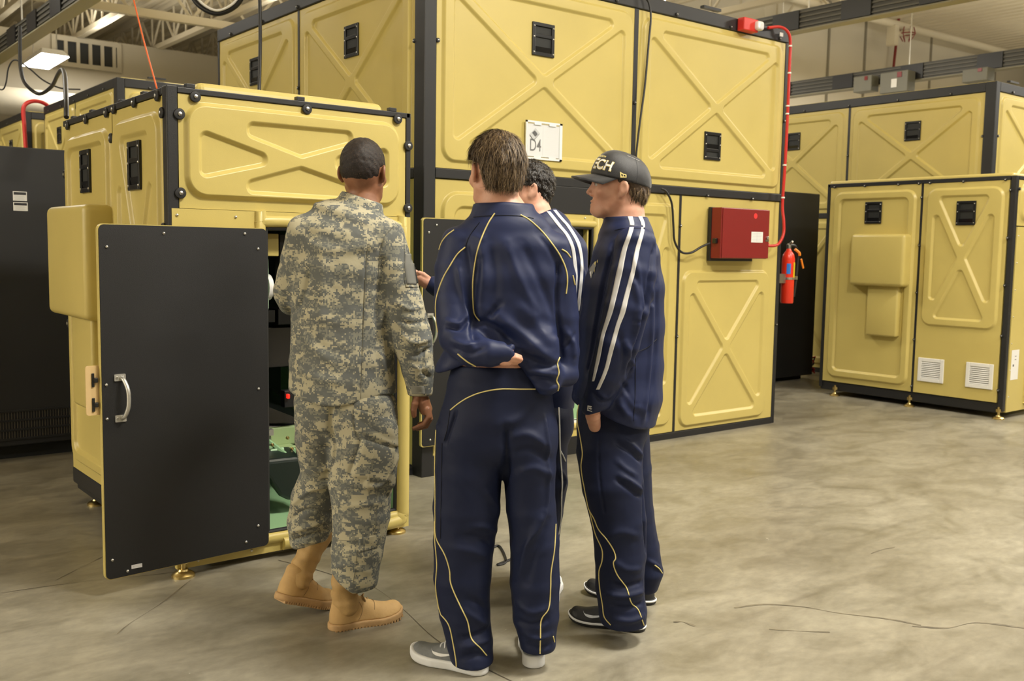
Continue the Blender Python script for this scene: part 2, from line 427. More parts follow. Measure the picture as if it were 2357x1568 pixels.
floor_strip('floor_scuff', [(2005, 1275), (2030, 1266), (2060, 1260)], .004, m_scuff)

m_wall = mat('cream_painted_wall', (.66, .61, .49), .75, var=.05, vscale=.6)
m_roof = mat('cream_roof_deck', (.72, .64, .47), .7, var=.10, vscale=.5)
m_truss = mat('cream_truss_paint', (.55, .49, .36), .6)
m_duct = mat('grey_duct_paint', (.44, .40, .31), .6, var=.06, vscale=.5)
RZ = 7.0
def wall(name, a, b, lab):
    return tag(MB().box(a, b).build(name, m_wall), lab, None, None, 'structure')
wall('wall_back', (-14, 30, 0), (17.2, 30.2, RZ), 'far cream wall of the hall')
wall('wall_side', (17.0, 13.2, 0), (17.2, 30, RZ), 'cream return wall behind the tall module')
wr = wall('wall_right', (17.2, 13.2, 0), (46, 13.4, RZ), 'cream panelled wall above the right-hand modules')
wall('wall_left', (-14.2, -12, 0), (-14, 30.2, RZ), 'cream left wall of the hall')
wall('wall_front', (-14, -12.2, 0), (46, -12, RZ), 'cream wall behind the viewer')
wall('wall_end', (46, -12.2, 0), (46.2, 13.4, RZ), 'cream far right wall of the hall')
m_joint = mat('wall_joint', (.26, .235, .18), .8)
for px in (1904, 1988, 2140, 2290):                       # panel joints of the right-hand wall
    p = on_y(px, 150, 13.2); MB().box((p[0] - .03, 13.17, 0), (p[0] + .03, 13.2, RZ)).build('wall_joint', m_joint, wr)
# corrugated roof deck (ribs run along y)
prof = []; x = -14.0; k = 0
while x < 46:
    prof += [(x, RZ), (x + .11, RZ), (x + .14, RZ + .07), (x + .27, RZ + .07)]; x += .30
n = len(prof)
deck = MB().add([(a, -12, z) for a, z in prof] + [(a, 30.2, z) for a, z in prof], [(i, i + 1, n + i + 1, n + i) for i in range(n - 1)]).build('ceiling', m_roof)
tag(deck, 'cream corrugated roof deck of the hall', None, None, 'structure')
def truss(x, y0, y1, lab):
    t = thing('roof_truss', lab, 'truss', (x, y0, RZ - .95), 'open web roof trusses under the deck')
    MB().box((x - .06, y0, RZ - .13), (x + .06, y1, RZ - .02)).build('top_chord', m_truss, t)
    MB().box((x - .07, y0, RZ - .95), (x + .07, y1, RZ - .84)).build('bottom_chord', m_truss, t)
    mb = MB(); y = y0; up = True
    while y < y1 - .5:
        a, b = (RZ - .88, RZ - .08) if up else (RZ - .08, RZ - .88)
        mb.tube([(x, y, a), (x, y + .75, b)], .03, 5); mb.tube([(x, y + .75, RZ - .88), (x, y + .75, RZ - .08)], .025, 5); y += .75; up = not up
    mb.build('web', m_truss, t)
for i, (x, d) in enumerate(((4.6, 'leftmost of the roof trusses, at the upper left corner'), (6.4, 'second roof truss from the left, left of the hanging loop'), (8.2, 'third roof truss from the left, above the hanging loop'), (10.0, 'fourth roof truss from the left, behind the black cord'))):
    truss(x, 11.0, 29.5, 'cream open web steel truss, ' + d)
for i, (x, d) in enumerate(((13.5, 'cream open web truss glimpsed left of the red strobe'), (15.3, 'cream open web truss glimpsed above the red strobe'), (17.4, 'cream open web truss glimpsed right of the red strobe'))):
    truss(x, 7.2, 13.0, d)
def girder(y, lab):
    t = thing('roof_girder', lab, 'girder', (3, y, RZ - 1.3), 'cross girders under the trusses')
    MB().box((2.5, y - .07, RZ - 1.25), (16.8, y + .07, RZ - 1.1)).build('bottom_chord', m_truss, t)
    mb = MB(); x = 2.5
    while x < 16: mb.tube([(x, y, RZ - 1.15), (x + .6, y, RZ - .4)], .03, 5); mb.tube([(x + .6, y, RZ - .4), (x + 1.2, y, RZ - 1.15)], .03, 5); x += 1.2
    mb.build('web', m_truss, t)
girder(19.5, 'cream lattice girder crossing above the grey duct'); girder(26.0, 'cream lattice girder furthest back behind the duct')
# red sprinkler line under the deck
tag(MB().tube([(2.5, 21.8, 6.35), (14, 21.8, 6.35)], .03, 6).build('sprinkler_pipe', mat('rust_red_pipe', (.24, .05, .025), .6)), 'thin rust red sprinkler pipe under the roof deck', 'pipe')

# grey duct with the long grille on the left
du = thing('air_duct', 'long grey rectangular air duct with louvred grille', 'duct', (8, 24.4, 5.0))
MB().box((1.0, 24.0, 4.75), (16.8, 25.3, 6.08), 0, .03).build('duct_body', m_duct, du)
gA, gB = on_y(128, 98, 24.0), on_y(268, 150, 24.0)
gz0, gz1 = 5.48, 5.94; gx0, gx1 = gA[0], gB[0]
fr = MB()
fr.box((gx0 - .1, 23.93, gz1), (gx1 + .1, 24.0, gz1 + .1)); fr.box((gx0 - .1, 23.93, gz0 - .1), (gx1 + .1, 24.0, gz0))
fr.box((gx0 - .1, 23.93, gz0), (gx0, 24.0, gz1)); fr.box((gx1, 23.93, gz0), (gx1 + .1, 24.0, gz1))
gr = fr.build('grille_frame', m_duct, du)
MB().box((gx0, 23.975, gz0), (gx1, 23.99, gz1)).build('grille_opening', m_void(), gr)
for i in range(5):
    xx = gx0 + (gx1 - gx0) * (i + .62) / 5
    MB().box((xx, 23.935, gz0), (xx + .075, 23.98, gz1)).build('louvre', m_duct, gr)
tag(MB().tube([(1.0, 22.9, 4.35), (16.8, 22.9, 4.35)], .3, 16).build('round_duct', m_duct, None, 60), 'cream round duct running below the rectangular duct', 'duct')

# bus ducts: grey ribbed trunking with black plug-in plates
def busway(x, y0, y1, z, name, lab, plates):
    t = thing('busway', lab, 'busway', (x, y0, z), 'grey busways hung under the roof')
    mb = MB(); mb.box((x - .07, y0, z), (x + .07, y1, z + .26)); mb.build('trunking', mat('busway_grey', (.055, .052, .043), .5, .2), t)
    for k in range(4):
        MB().box((x - .085, y0, z + .03 + k * .06), (x - .07, y1, z + .05 + k * .06)).build('rib', mat('busway_rib', (.10, .095, .078), .5, .2), t)
    MB().box((x - .10, y0, z - .018), (x + .09, y1, z)).build('flange', mat('busway_flange', (.22, .20, .13), .5), t)
    y = plates[0]
    while y < plates[1]:
        MB().box((x - .10, y, z + .01), (x - .085, y + plates[2], z + .25)).build('plug_plate', m_black(), t); y += plates[3]
    for yy in np.arange(y0 + 1, y1, 2.6): MB().tube([(x, yy, z + .2), (x, yy, RZ + .02)], .012, 5).build('hanger_rod', m_alu(), t)
    return t
busway(11.35, 4.5, 12.6, 4.42, 'busway', 'ribbed grey busway with black plates, top right corner', (5.0, 9.2, .42, 1.06))
busway(15.6, 5.5, 12.8, 4.36, 'busway', 'grey busway with boxes just above the right-hand module', (6.2, 12.5, .40, 1.30))
busway(3.3, 9.0, 22.3, 4.18, 'busway', 'grey busway with black plates at the upper left corner', (9.2, 22, .5, 1.2))
for (px, py, w, hh, lab) in ((2000, 196, .34, .26, 'small grey switch box with red tag on the busway'), (2072, 192, .50, .34, 'large grey switch box with white label on the busway'), (2258, 176, .40, .20, 'grey junction box with red nameplate on the busway')):
    p = on_x(px, py, 15.45)
    o = thing('switch_box', lab, 'switch box', (15.45, p[1], p[2] - hh / 2))
    m_bx = mat('switch_box_grey', (.17, .165, .13), .5)
    MB().box((15.25, p[1] - w / 2, p[2] - hh / 2), (15.482, p[1] + w / 2, p[2] + hh / 2), 0, .01).build('box', m_bx, o)
    MB().box((15.24, p[1] - w * .28, p[2] + hh * .2), (15.25, p[1] - w * .12, p[2] + hh * .45)).build('red_tag', m_red(), o)
    if w > .45: MB().box((15.24, p[1] - .06, p[2] - .09), (15.25, p[1] + .04, p[2] + .05)).build('label_plate', m_white(), o)
# white pipe with bracket and caged sprinkler on the right
a, b = on_y(1745, -25, 12.2), on_y(2357, 131, 12.2)
d = (b - a); a = a - d * .3; b = b + d * .5
pp = thing('roof_pipe', 'long white pipe along the top of the right-hand wall', 'pipe', tuple(a))
MB().tube([a, b], .085, 14).build('pipe', m_truss, pp, 60)
q = on_y(2058, 60, 12.2)
mb = MB(); mb.box((q[0] - .12, 12.1, q[2] - .42), (q[0] + .04, 12.3, q[2])); mb.tube([(q[0], 12.2, q[2] - .15), (q[0] + .35, 12.2, q[2] - .12), (q[0] + .62, 12.2, q[2] + .02)], .06, 8); mb.build('bracket', m_truss, pp)
mb = MB(); q2 = on_y(2088, 78, 12.1)
for k in range(6):
    t = k * math.pi / 3; c, s_ = math.cos(t), math.sin(t)
    mb.tube([(q2[0] + .13 * c, q2[1] + .13 * s_, q2[2] + .14), (q2[0] + .17 * c, q2[1] + .17 * s_, q2[2]), (q2[0] + .08 * c, q2[1] + .08 * s_, q2[2] - .16)], .012, 4)
mb.tube([(q2[0] + .17 * math.cos(t), q2[1] + .17 * math.sin(t), q2[2]) for t in np.linspace(0, 6.28, 14)], .012, 4)
mb.build('sprinkler_cage', m_red(), pp)
p0, p1 = on_y(2068, 60, 13.05), on_y(2055, 172, 13.05); p0[2] = RZ + .02
tag(MB().tube([p0, p1], .035, 6).build('red_drop_pipe', m_red()), 'thin red drop pipe in front of the right-hand wall', 'pipe')
# the lamp in view
lm = thing('high_bay_lamp', 'lit white fluorescent high-bay lamp hanging at upper left', 'lamp', (4.45, 19.3, 4.75))
LP = [on_floor(a, b, 4.72) for a, b in ((50, 152), (112, 160), (160, 132), (95, 123))]
cx = sum(LP) / 4
mb = MB(); mb.add(LP, [(0, 1, 2, 3)]); mb.build('lens', emis('lamp_glow', (1, .97, .90), 14), lm)
top = [cx + (p - cx) * np.array([.75, .75, 1]) + np.array([0, 0, .14]) for p in LP]; base = [p + np.array([0, 0, .012]) for p in LP]
MB().add(base + top, [(0, 1, 5, 4), (1, 2, 6, 5), (2, 3, 7, 6), (3, 0, 4, 7), (7, 6, 5, 4), (0, 3, 2, 1)]).build('reflector_housing', m_white(), lm)
for p in (top[0] * .7 + top[1] * .3, top[2] * .7 + top[3] * .3): MB().tube([p, (p[0], p[1], RZ + .02)], .01, 4).build('suspension_wire', m_alu(), lm)

# ------------------------------------------------------------------ tall two-storey modules
def tall_module(lab, x0, y0, x1, y1, top, step, lower_front=True, name='tall_trainer_module', left_open=True):
    t = thing(name, lab, 'module', ((x0 + x1) / 2, (y0 + y1) / 2, 0), 'tall two-storey trainer modules')
    FL, FF = left_face(x0, y1), front_face(x0, y0); W, D = x1 - x0, y1 - y0
    mid = 1.945; lowr = 1.885; tr = top - .10
    # black frame
    MB().box((x0 - .012, y0 - .012, 0), (x0 + .075, y0 + .105, top), 0, .006).build('corner_post', m_black(), t)
    MB().box((x1 - .03, y0 - .006, 0), (x1 + .012, y0 + .05, top), 0, .005).build('corner_post', m_black(), t)
    MB().box((x0 - .006, y1 - .03, 0), (x0 + .05, y1 + .01, top), 0, .005).build('corner_post', m_black(), t)
    MB().box((x0 + .075, y0 - .012, tr), (x1, y0 + .06, top), 0, .006).build('top_rail', m_black(), t)
    MB().box((x0 - .012, y0 + .105, tr), (x0 + .06, y1, top), 0, .006).build('top_rail', m_black(), t)
    MB().box((x0 + .075, y0 - .014, lowr), (x1, y0 + .05, mid), 0, .004).build('middle_rail', m_black(), t)
    MB().box((x0 - .012, y0 + .105, lowr), (x0 + .05, y1, mid), 0, .004).build('middle_rail', m_black(), t)
    MB().box((x0 + .05, y0 + .04, top - .03), (x1 - .02, y1, top + .014), 0, .01).build('roof_panel', m_tan(), t)
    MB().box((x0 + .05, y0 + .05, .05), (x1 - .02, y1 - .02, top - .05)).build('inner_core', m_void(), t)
    # upper panels
    dv = 1.79 * W / 3.57
    xs = [(.082, dv - .012), (dv + .03, W - .032)]
    P = []
    for i, (a, b) in enumerate(xs):
        p = panel(t, FF, a, b, mid + .004, tr - .004, x_relief((a + .045, mid + .05, b - .03, tr - .045)), step); P.append(p)
        c = (a + b) / 2
        if i == 0: flush_handle(p, FF, c - .005, 2.84, .004)
        else: flush_handle(p, FF, c - .02, 2.275, .004, flip=True)
    MB().box((x0 + dv - .012, y0 - .003, mid), (x0 + dv + .03, y0 + .04, tr)).build('joint_strip', m_black(), t)
    ls = [(.022, D / 2 - .1), (D / 2 - .07, D - .108)]
    for i, (a, b) in enumerate(ls):
        p = panel(t, FL, a, b, mid + .004, tr - .004, x_relief((a + .045, mid + .05, b - .05, tr - .045)), step); P.append(p)
        flush_handle(p, FL, (a + b) / 2, 2.84, .004)
        if not left_open:
            p = panel(t, FL, a, b, .06, lowr - .004, x_relief((a + .045, .11, b - .05, lowr - .05)), step); flush_handle(p, FL, (a + b) / 2, 1.56, .004)
        else: panel(t, FL, a, b, .06, lowr - .004, None)
    MB().box((x0 - .003, y1 - D / 2 + .07, mid), (x0 + .04, y1 - D / 2 + .10, tr)).build('joint_strip', m_black(), t)
    MB().box((x0 - .008, y0 + .1, 0), (x0 + .05, y1, .06)).build('base_rail', m_black(), t)
    # fasteners along rails and joints
    for u in np.arange(.35, W, .62): fastener(t, FF.pt(u, tr + .02, .012), FF.N, False)
    for u in np.arange(.3, D, .62): fastener(t, FL.pt(u, tr + .02, .012), FL.N, False)
    fastener(t, FF.pt(dv + .008, 2.52, .004), FF.N, False); fastener(t, FF.pt(.085, 2.72, .006), FF.N, False); fastener(t, FL.pt(D - .11, 2.72, .006), FL.N, False)
    fastener(t, FF.pt(W - .02, 2.55, .006), FF.N, False); fastener(t, FL.pt(D / 2 - .085, 2.62, .004), FL.N, False)
    for k in range(3): MB().box(FF.pt(.35 + k * 1.1, top + .03, -.06), FF.pt(.55 + k * 1.1, top + .05, -.02)).build('roof_clip', m_black(), t)
    if lower_front:
        for a, b in xs:
            p = panel(t, FF, a, b, .06, lowr - .004, x_relief((a + .045, .11, b - .03, lowr - .05)), step)
        MB().box((x0, y0 - .008, 0), (x1, y0 + .04, .055)).build('base_rail', m_black(), t)
    return t, FF, FL
d4, DF, DL = tall_module('tall tan two-storey trainer module with the D4 sign', 3.372, 5.15, 6.952, 8.39, 3.285, .014, lower_front=False, left_open=False)
tall_module('tall tan trainer module at right, behind the vented cabin', 10.44, 5.10, 14.0, 8.36, 3.28, .022, left_open=False)
tall_module('tall tan trainer module behind the near left cabin', 3.44, 11.46, 7.0, 14.7, 3.28, .024, left_open=False)
tall_module('furthest tan trainer module, small at left edge under the red hose', 3.34, 15.36, 6.9, 18.6, 3.28, .03, left_open=False)

# lower front of the D4 module
def rounded_prism(mb, F, u0, u1, v0, v1, r, n0, n1, mi=0, seg=5, rim=0.0):
    pts = []
    for (cx_, cy_, a0) in ((u1 - r, v0 + r, -90), (u1 - r, v1 - r, 0), (u0 + r, v1 - r, 90), (u0 + r, v0 + r, 180)):
        for k in range(seg + 1):
            t = math.radians(a0 + 90 * k / seg); pts.append((cx_ + r * math.cos(t), cy_ + r * math.sin(t)))
    n = len(pts); V = [F.pt(a, b, n1) for a, b in pts] + [F.pt(a, b, n0) for a, b in pts]
    mb.add(V, [tuple(range(n))] + [(i, n + i, n + (i + 1) % n, (i + 1) % n) for i in range(n)] + [tuple(range(2 * n - 1, n - 1, -1))], mi)
def bumper(mb, F, pts, r, depth, mi=0):
    """half-round moulding swept along a line on a wall face"""
    P = smooth_curve([F.pt(a, b, 0) for a, b in pts], 4) if len(pts) > 2 else np.array([F.pt(a, b, 0) for a, b in pts])
    T = np.gradient(P, axis=0); T /= np.linalg.norm(T, axis=1, keepdims=True); S = np.cross(T, F.N); K = 9; V = []; n = len(P)
    for i in range(n):
        for k in range(K):
            a = math.pi * k / (K - 1); V.append(P[i] + S[i] * r * math.cos(a) + F.N * depth * math.sin(a) ** .7)
    mb.add(V, [(i * K + k, (i + 1) * K + k, (i + 1) * K + k + 1, i * K + k + 1) for i in range(n - 1) for k in range(K - 1)] + [tuple(range(K))] + [tuple((n - 1) * K + k for k in range(K - 1, -1, -1))], mi)
def door_surround(parent, F, u0, u1, o0, o1, v0, vt, ot, ob, step=.02):
    """flanged panel with an opening o0..o1 x ob..ot, rounded moulding round it"""
    t = panel(parent, F, u0, o0, v0, vt, None, name='door_surround', n0=.008)
    panel(t, F, o0, o1, ot, vt, None, name='header_board', n0=.008)
    panel(t, F, o1, u1, v0, vt, None, name='jamb_board', n0=.008)
    panel(t, F, o0, o1, v0, ob, None, name='sill_board', n0=.008)
    mb = MB(); r = .04; e = .022
    loop = [(o0 - e, ob + r), (o0 - e, ot - r), (o0 - e + r * .3, ot + e - r * .3), (o0 + r, ot + e), (o1 - r, ot + e), (o1 + e - r * .3, ot + e - r * .3), (o1 + e, ot - r), (o1 + e, ob + r), (o1 + e - r * .3, ob - e + r * .3), (o1 - r, ob - e), (o0 + r, ob - e), (o0 - e + r * .3, ob - e + r * .3), (o0 - e, ob + r)]
    bumper(mb, F, loop, .026, .028); mb.build('opening_moulding', m_tan(), t, 60)
    mb = MB(); g = .008
    for a, b in (((o0 + g, ob), (o0 + g, ot)), ((o1 - g, ob), (o1 - g, ot)), ((o0, ot - g), (o1, ot - g)), ((o0, ob + g), (o1, ob + g))): mb.tube([F.pt(*a, 0), F.pt(*b, 0)], .011, 8)
    mb.build('gasket', m_black(), t)
    return t
OP = (4.12, 4.80)
ds = door_surround(d4, DF, .66, 1.545, OP[0] - 3.372, OP[1] - 3.372, .13, 1.70, 1.615, .23)
for a in (.7, 1.0, 1.34): screw(ds, DF.pt(a, 1.675, .008), DF.N)
MB().box((4.02, 5.135, 1.70), (4.93, 5.2, 1.885), 0, .004).build('header_plate', m_black(), d4)
MB().box((3.372, 5.14, 0), (4.93, 5.2, .13), 0, .004).build('base_rail', m_black(), d4)
MB().box((4.93, 5.142, 0), (6.93, 5.2, .05), 0, .004).build('base_rail', m_black(), d4)
MB().box((3.30, 5.24, 0), (3.37, 6.2, .05), 0, .005).build('base_rail', m_black(), d4)
pa2 = panel(d4, DF, .082, .655, .13, 1.88, frame_relief((.13, .2, .62, 1.80), r=.12, b=.09), .014, n0=.0, name='wall_panel')
p1 = panel(d4, DF, 1.56, 2.318, .055, 1.88, x_relief((1.60, .12, 2.28, 1.80)), .014)
p2 = panel(d4, DF, 2.338, 3.55, .055, 1.88, x_relief((2.38, .085, 3.44, 1.30)), .014)
MB().box((3.372 + 2.316, 5.146, .05), (3.372 + 2.34, 5.19, 1.885)).build('joint_strip', m_black(), d4)
for v in (.9, 1.75): fastener(d4, DF.pt(2.328, v - .1, .004), DF.N, False)
fastener(d4, DF.pt(3.562, .85, .006), DF.N, False)
for u in (2.15, 2.62, 3.17): fastener(d4, DF.pt(u, 1.89, .014), DF.N, False)
fastener(d4, DF.pt(.52, 1.89, .014), DF.N, False)
# opened black door of the D4 module, folded flat to the left of its opening
dd = MB(); DFd = front_face(0, 5.115)
rounded_prism(dd, DFd, 3.325, 4.10, .205, 1.635, .02, 0, .018, 0); rounded_prism(dd, DFd, 3.333, 4.10, .21, 1.63, .02, .018, .021, 1)
ddo = dd.build('door', [m_tan(), m_door()], d4)
for px, py in ((987, 535), (1005, 518), (985, 636), (985, 935), (990, 1013)):
    p = on_y(px, py, 5.094); screw(ddo, p, (0, -1, 0), .008)
def pull_handle(parent, F, u, v, n, h=.175, w=.045, name='pull_handle'):
    mb = MB(); H = h / 2
    for s_ in (-1, 1):
        rounded_prism(mb, F, u - w / 2, u + w / 2, v + s_ * H - .014, v + s_ * H + .014, .003, n, n + .006)
        for k in (-.28, .28): mb.lathe(F.pt(u + k * w, v + s_ * H, n + .006), F.N, [(0, .006), (.002, .005)], 10, 1)
    P = smooth_curve([F.pt(u + .004, v - H, n + .006), F.pt(u + .008, v - H * .86, n + .028), F.pt(u + .014, v - H * .45, n + .046), F.pt(u + .016, v, n + .05), F.pt(u + .014, v + H * .45, n + .046), F.pt(u + .008, v + H * .86, n + .028), F.pt(u + .004, v + H, n + .006)], 4)
    mb.tube(P, .0085, 8, 0)
    return mb.build(name, [m_alu(), m_steel()], parent, 50)
pull_handle(ddo, DFd, 3.385, .945, .021)
# what shows of the cabin behind the D4 opening
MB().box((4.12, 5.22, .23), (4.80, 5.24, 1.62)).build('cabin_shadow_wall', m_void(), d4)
cw = MB(); cw.box((4.50, 5.19, .24), (4.80, 5.22, .62), 0, .01)
for k in range(4): cw.box((4.53 + k * .07, 5.18, .25), (4.55 + k * .07, 5.192, .60), 0, .004)
cw.build('green_liner', m_green(), d4)
MB().box((4.12, 5.13, .225), (4.80, 5.20, .245), 0, .004).build('sill_strip', m_white(), d4)
MB().box((4.752, 5.16, .26), (4.765, 5.2, 1.60)).build('edge_trim', m_tan(), d4)
# ------------------------------------------------------------------ things on the D4 module
F5 = DF
# sign in a clear sleeve
sg = thing('wall_sign', 'white D4 sign in a clear plastic sleeve on tan panel', 'sign', (4.32, 5.13, 2.06))
sq = [on_y(a, b, 5.128) for a, b in ((1208, 367), (1291, 374), (1293, 286), (1209, 278))]
FS = Face((0, 5.128, 0), (1, 0, 0), (0, -1, 0))
u0, u1, v0, v1 = sq[0][0], sq[1][0], sq[0][2] + .006, sq[2][2]
m_paper = mat('white_paper', (.74, .75, .76), .6)
sh = MB(); FS.box(sh, u0 + .02, u1 - .02, v0 + .02, v1 - .02, 0, .002, 0); sheet = sh.build('paper_sheet', m_paper, sg)
pr = MB(); m_ink = mat('dark_ink', (.035, .035, .04), .7); m_grey = mat('pale_print', (.55, .56, .57), .7)
text_on(pr, FS, 'D4', u0 + .035, v0 + .055, .0026, .115, 0, .0005, .095)
FS.box(pr, u0 + .15, u0 + .1515, v0 + .03, v1 - .03, .0022, .0025, 1)
for k in range(14): FS.box(pr, u0 + .165, u1 - .04, v0 + .04 + k * .0125, v0 + .041 + k * .0125, .0022, .0025, 2)
# little isometric drawing of the module
def poly(c, mi): pr.add([FS.pt(u0 + .035 + a, v1 - .135 + b, .0026) for a, b in c], [tuple(range(len(c)))], mi)
poly([(0, .045), (.035, .012), (.085, .06), (.05, .09)], 1); poly([(0, .035), (.035, .0), (.035, .012), (0, .045)], 0); poly([(.035, 0), (.085, .05), (.085, .06), (.035, .012)], 3)
poly([(.02, .055), (.05, .03), (.07, .05), (.045, .075)], 3); poly([(.03, .055), (.05, .04), (.06, .052), (.045, .066)], 1)
pr.build('print', [m_ink, m_grey, mat('faint_rule', (.66, .67, .68), .7), mat('mid_grey_print', (.3, .31, .32), .7)], sg)
m_slv = mat('clear_sleeve', (.85, .86, .86), .12, spec=.8); m_slv.node_tree.nodes['Principled BSDF'].inputs['Alpha'].default_value = .10
sl = MB(); FS.box(sl, u0, u1, v0, v1, .006, .008); sl.build('clear_sleeve', m_slv, sg)
ed = MB(); m_edge = mat('sleeve_edge', (.84, .85, .86), .2, spec=.9)
FS.box(ed, u0, u0 + .012, v0, v1, .0, .01); FS.box(ed, u1 - .022, u1, v0, v1, .0, .01); FS.box(ed, u0, u1, v0, v0 + .012, .0, .01); FS.box(ed, u0, u1, v1 - .012, v1, .0, .01)
for a, b in ((.07, .13), (.2, .26)):
    FS.box(ed, u0 + a, u0 + b, v1 - .025, v1 - .012, .008, .011); FS.box(ed, u0 + a, u0 + b, v0 + .012, v0 + .02, .008, .011)
ed.build('sleeve_rim', m_edge, sg)
# red fire alarm control box
bx = thing('fire_alarm_box', 'red fire alarm control box mounted on tan panel', 'alarm box', (6.3, 5.1, 1.39))
BF = front_face(0, 5.14); bu0, bu1, bv0, bv1 = 6.02, 6.60, 1.405, 1.80
mb = MB(); BF.box(mb, bu0, bu1, bv0, bv1, .03, .13, 0, .006); mb.build('cabinet', m_red(), bx)
mb = MB(); BF.box(mb, bu0 - .006, bu1 - .06, bv0 - .022, bv1 + .004, .0, .032, 0, .003); mb.build('back_plate', m_black(), bx)
mb = MB(); BF.box(mb, bu0 + .01, bu1 + .006, bv0 + .004, bv1 - .004, .13, .138, 0, .003); mb.build('lid', m_red(), bx)
mb = MB(); BF.box(mb, bu1 - .22, bu1 - .075, bv0 + .13, bv0 + .215, .138, .14); FBx = front_face(0, 5.14)
lb = mb.build('instruction_label', m_white(), bx)
mb = MB()
for k in range(6): BF.box(mb, bu1 - .21, bu1 - .09, bv0 + .14 + k * .012, bv0 + .144 + k * .012, .14, .1405)
BF.box(mb, bu1 - .152, bu1 - .149, bv0 + .135, bv0 + .21, .14, .1406); mb.build('print', m_grey, bx)
mb = MB(); mb.lathe(BF.pt(bu1 - .175, bv1 - .055, .138), BF.N, [(0, .022), (.001, .022)], 20); mb.build('bright_emblem', mat('bright_red_print', (.72, .03, .03), .5), bx)
mb = MB(); mb.lathe(BF.pt(bu1 - .02, bv0 + .17, .138), BF.N, [(0, .012), (.012, .012), (.014, .006)], 12); BF.box(mb, bu1 - .04, bu1 + .004, bv0 + .14, bv0 + .155, .138, .142); mb.build('lock', m_steel(), bx)
mb = MB(); mb.box((bu0 - .02, 5.04, 1.52), (bu0 + .005, 5.08, 1.56), 0, .004); mb.build('cord_plug', m_bgloss(), bx)
# cords and hoses
def cord(name, pts, r, m, lab, cat='cable', n=8):
    return tag(MB().tube(smooth_curve(pts, 8), r, n).build(name, m, None, 80), lab, cat)
m_rub = mat('black_rubber', (.012, .012, .013), .4)
PY = lambda px, py, y: on_y(px, py, y)
cord('black_cable', [PY(1522, 434, 5.11), PY(1533, 441, 5.09), PY(1546, 468, 5.09), PY(1550, 520, 5.09), PY(1553, 556, 5.09), PY(1568, 580, 5.09), PY(1590, 582, 5.08), PY(1615, 568, 5.06), PY(1634, 560, 5.03)], .009, m_rub, 'black power cord looping down to the red alarm box')
cord('thin_cable', [PY(1485, -6, 5.11), PY(1494, 8, 5.10), PY(1498, 40, 5.09), PY(1493, 100, 5.09), PY(1484, 200, 5.09), PY(1473, 280, 5.09), PY(1465, 350, 5.09), PY(1462, 400, 5.09)], .008, m_rub, 'thin black cable down the joint between upper panels')
m_hose = mat('red_conduit', (.55, .02, .015), .35)
hp = [PY(1768, 64, 5.11), PY(1795, 62, 5.10), PY(1812, 72, 5.08), PY(1819, 95, 5.08), PY(1817, 160, 5.08), PY(1813, 260, 5.08), PY(1807, 380, 5.08), PY(1801, 470, 5.08), PY(1804, 510, 5.06), PY(1803, 540, 5.05), PY(1790, 563, 5.05), PY(1768, 566, 5.04), PY(1756, 552, 5.04), PY(1748, 535, 5.05)]
hp[-2] = PY(1768, 563, 5.045); hp[-1] = PY(1763, 556, 5.05)
MB().tube(smooth_curve([(6.60, 5.055, 1.60), (6.64, 5.05, 1.595), tuple(PY(1757, 548, 5.05))], 4), .012, 8).build('conduit_connector', m_hose, bx)
cord('red_conduit', hp, .012, m_hose, 'red alarm conduit down the right edge of the D4 module', 'conduit')
cdt = bpy.data.objects['red_conduit']
for (qx, qy) in ((1819, 106), (1817, 168), (1813, 244), (1812, 262), (1806, 380), (1802, 455)):
    q = PY(qx, qy, 5.08); MB().lathe(q - np.array([0, 0, .006]), (0, 0, 1), [(0, .0155), (.012, .0155)], 10).build('cable_tie', m_white(), cdt)
st = thing('alarm_strobe', 'small red and white alarm strobe on the top rail', 'strobe', (6.39, 5.1, 3.18))
SF = front_face(0, 5.135); a, b = on_y(1708, 42, 5.09), on_y(1745, 78, 5.09)
mb = MB(); SF.box(mb, a[0], b[0] - .03, b[2], a[2] + .01, 0, .07, 0, .008); mb.build('base', mat('strobe_red', (.62, .03, .02), .4), st)
mb = MB(); SF.box(mb, b[0] - .075, b[0], b[2] + .015, a[2] - .005, .03, .11, 0, .02); mb.build('lens', mat('clear_lens', (.75, .76, .76), .1, spec=.9), st)
mb = MB(); SF.box(mb, 6.80, 6.84, 3.22, 3.25, .012, .018); SF.box(mb, 6.81, 6.83, 3.227, 3.235, .018, .02); mb.build('sticker', m_white(), d4)
# fire extinguisher hanging on the end wall of the D4 module
ex = thing('fire_extinguisher', 'red fire extinguisher hung at the right edge of the D4 module', 'extinguisher', (7.05, 5.24, 1.05))
ec = on_floor(1809, 640, 1.25); ex_y = 5.25; e0 = on_y(1806, 698, ex_y); e1 = on_y(1812, 572, ex_y); ex_x = e0[0] + .028
mb = MB(); z0, z1 = e0[2], e1[2]; R = .056
mb.lathe((ex_x, ex_y, z0), (0, 0, 1), [(0, R * .9), (.01, R), (z1 - z0 - .09, R), (z1 - z0 - .05, R * .85), (z1 - z0 - .02, R * .45), (z1 - z0, R * .3)], 24); mb.build('cylinder', mat('extinguisher_red', (.72, .035, .012), .3), ex, 40)
mb = MB(); mb.lathe((ex_x, ex_y, z1 - .32 + .05), (0, 0, 1), [(0, R + .004), (.02, R + .004)], 24); mb.lathe((ex_x, ex_y, z1), (0, 0, 1), [(0, .02), (.03, .02), (.045, .012)], 12); mb.tube([(ex_x, ex_y, z1 + .03), (ex_x - .02, ex_y - .05, z1 + .06)], .01, 6); mb.box((ex_x + .05, ex_y - .05, z1 - .27), (ex_x + .075, ex_y - .01, z1 - .24)); mb.build('valve_and_band', m_steel(), ex)
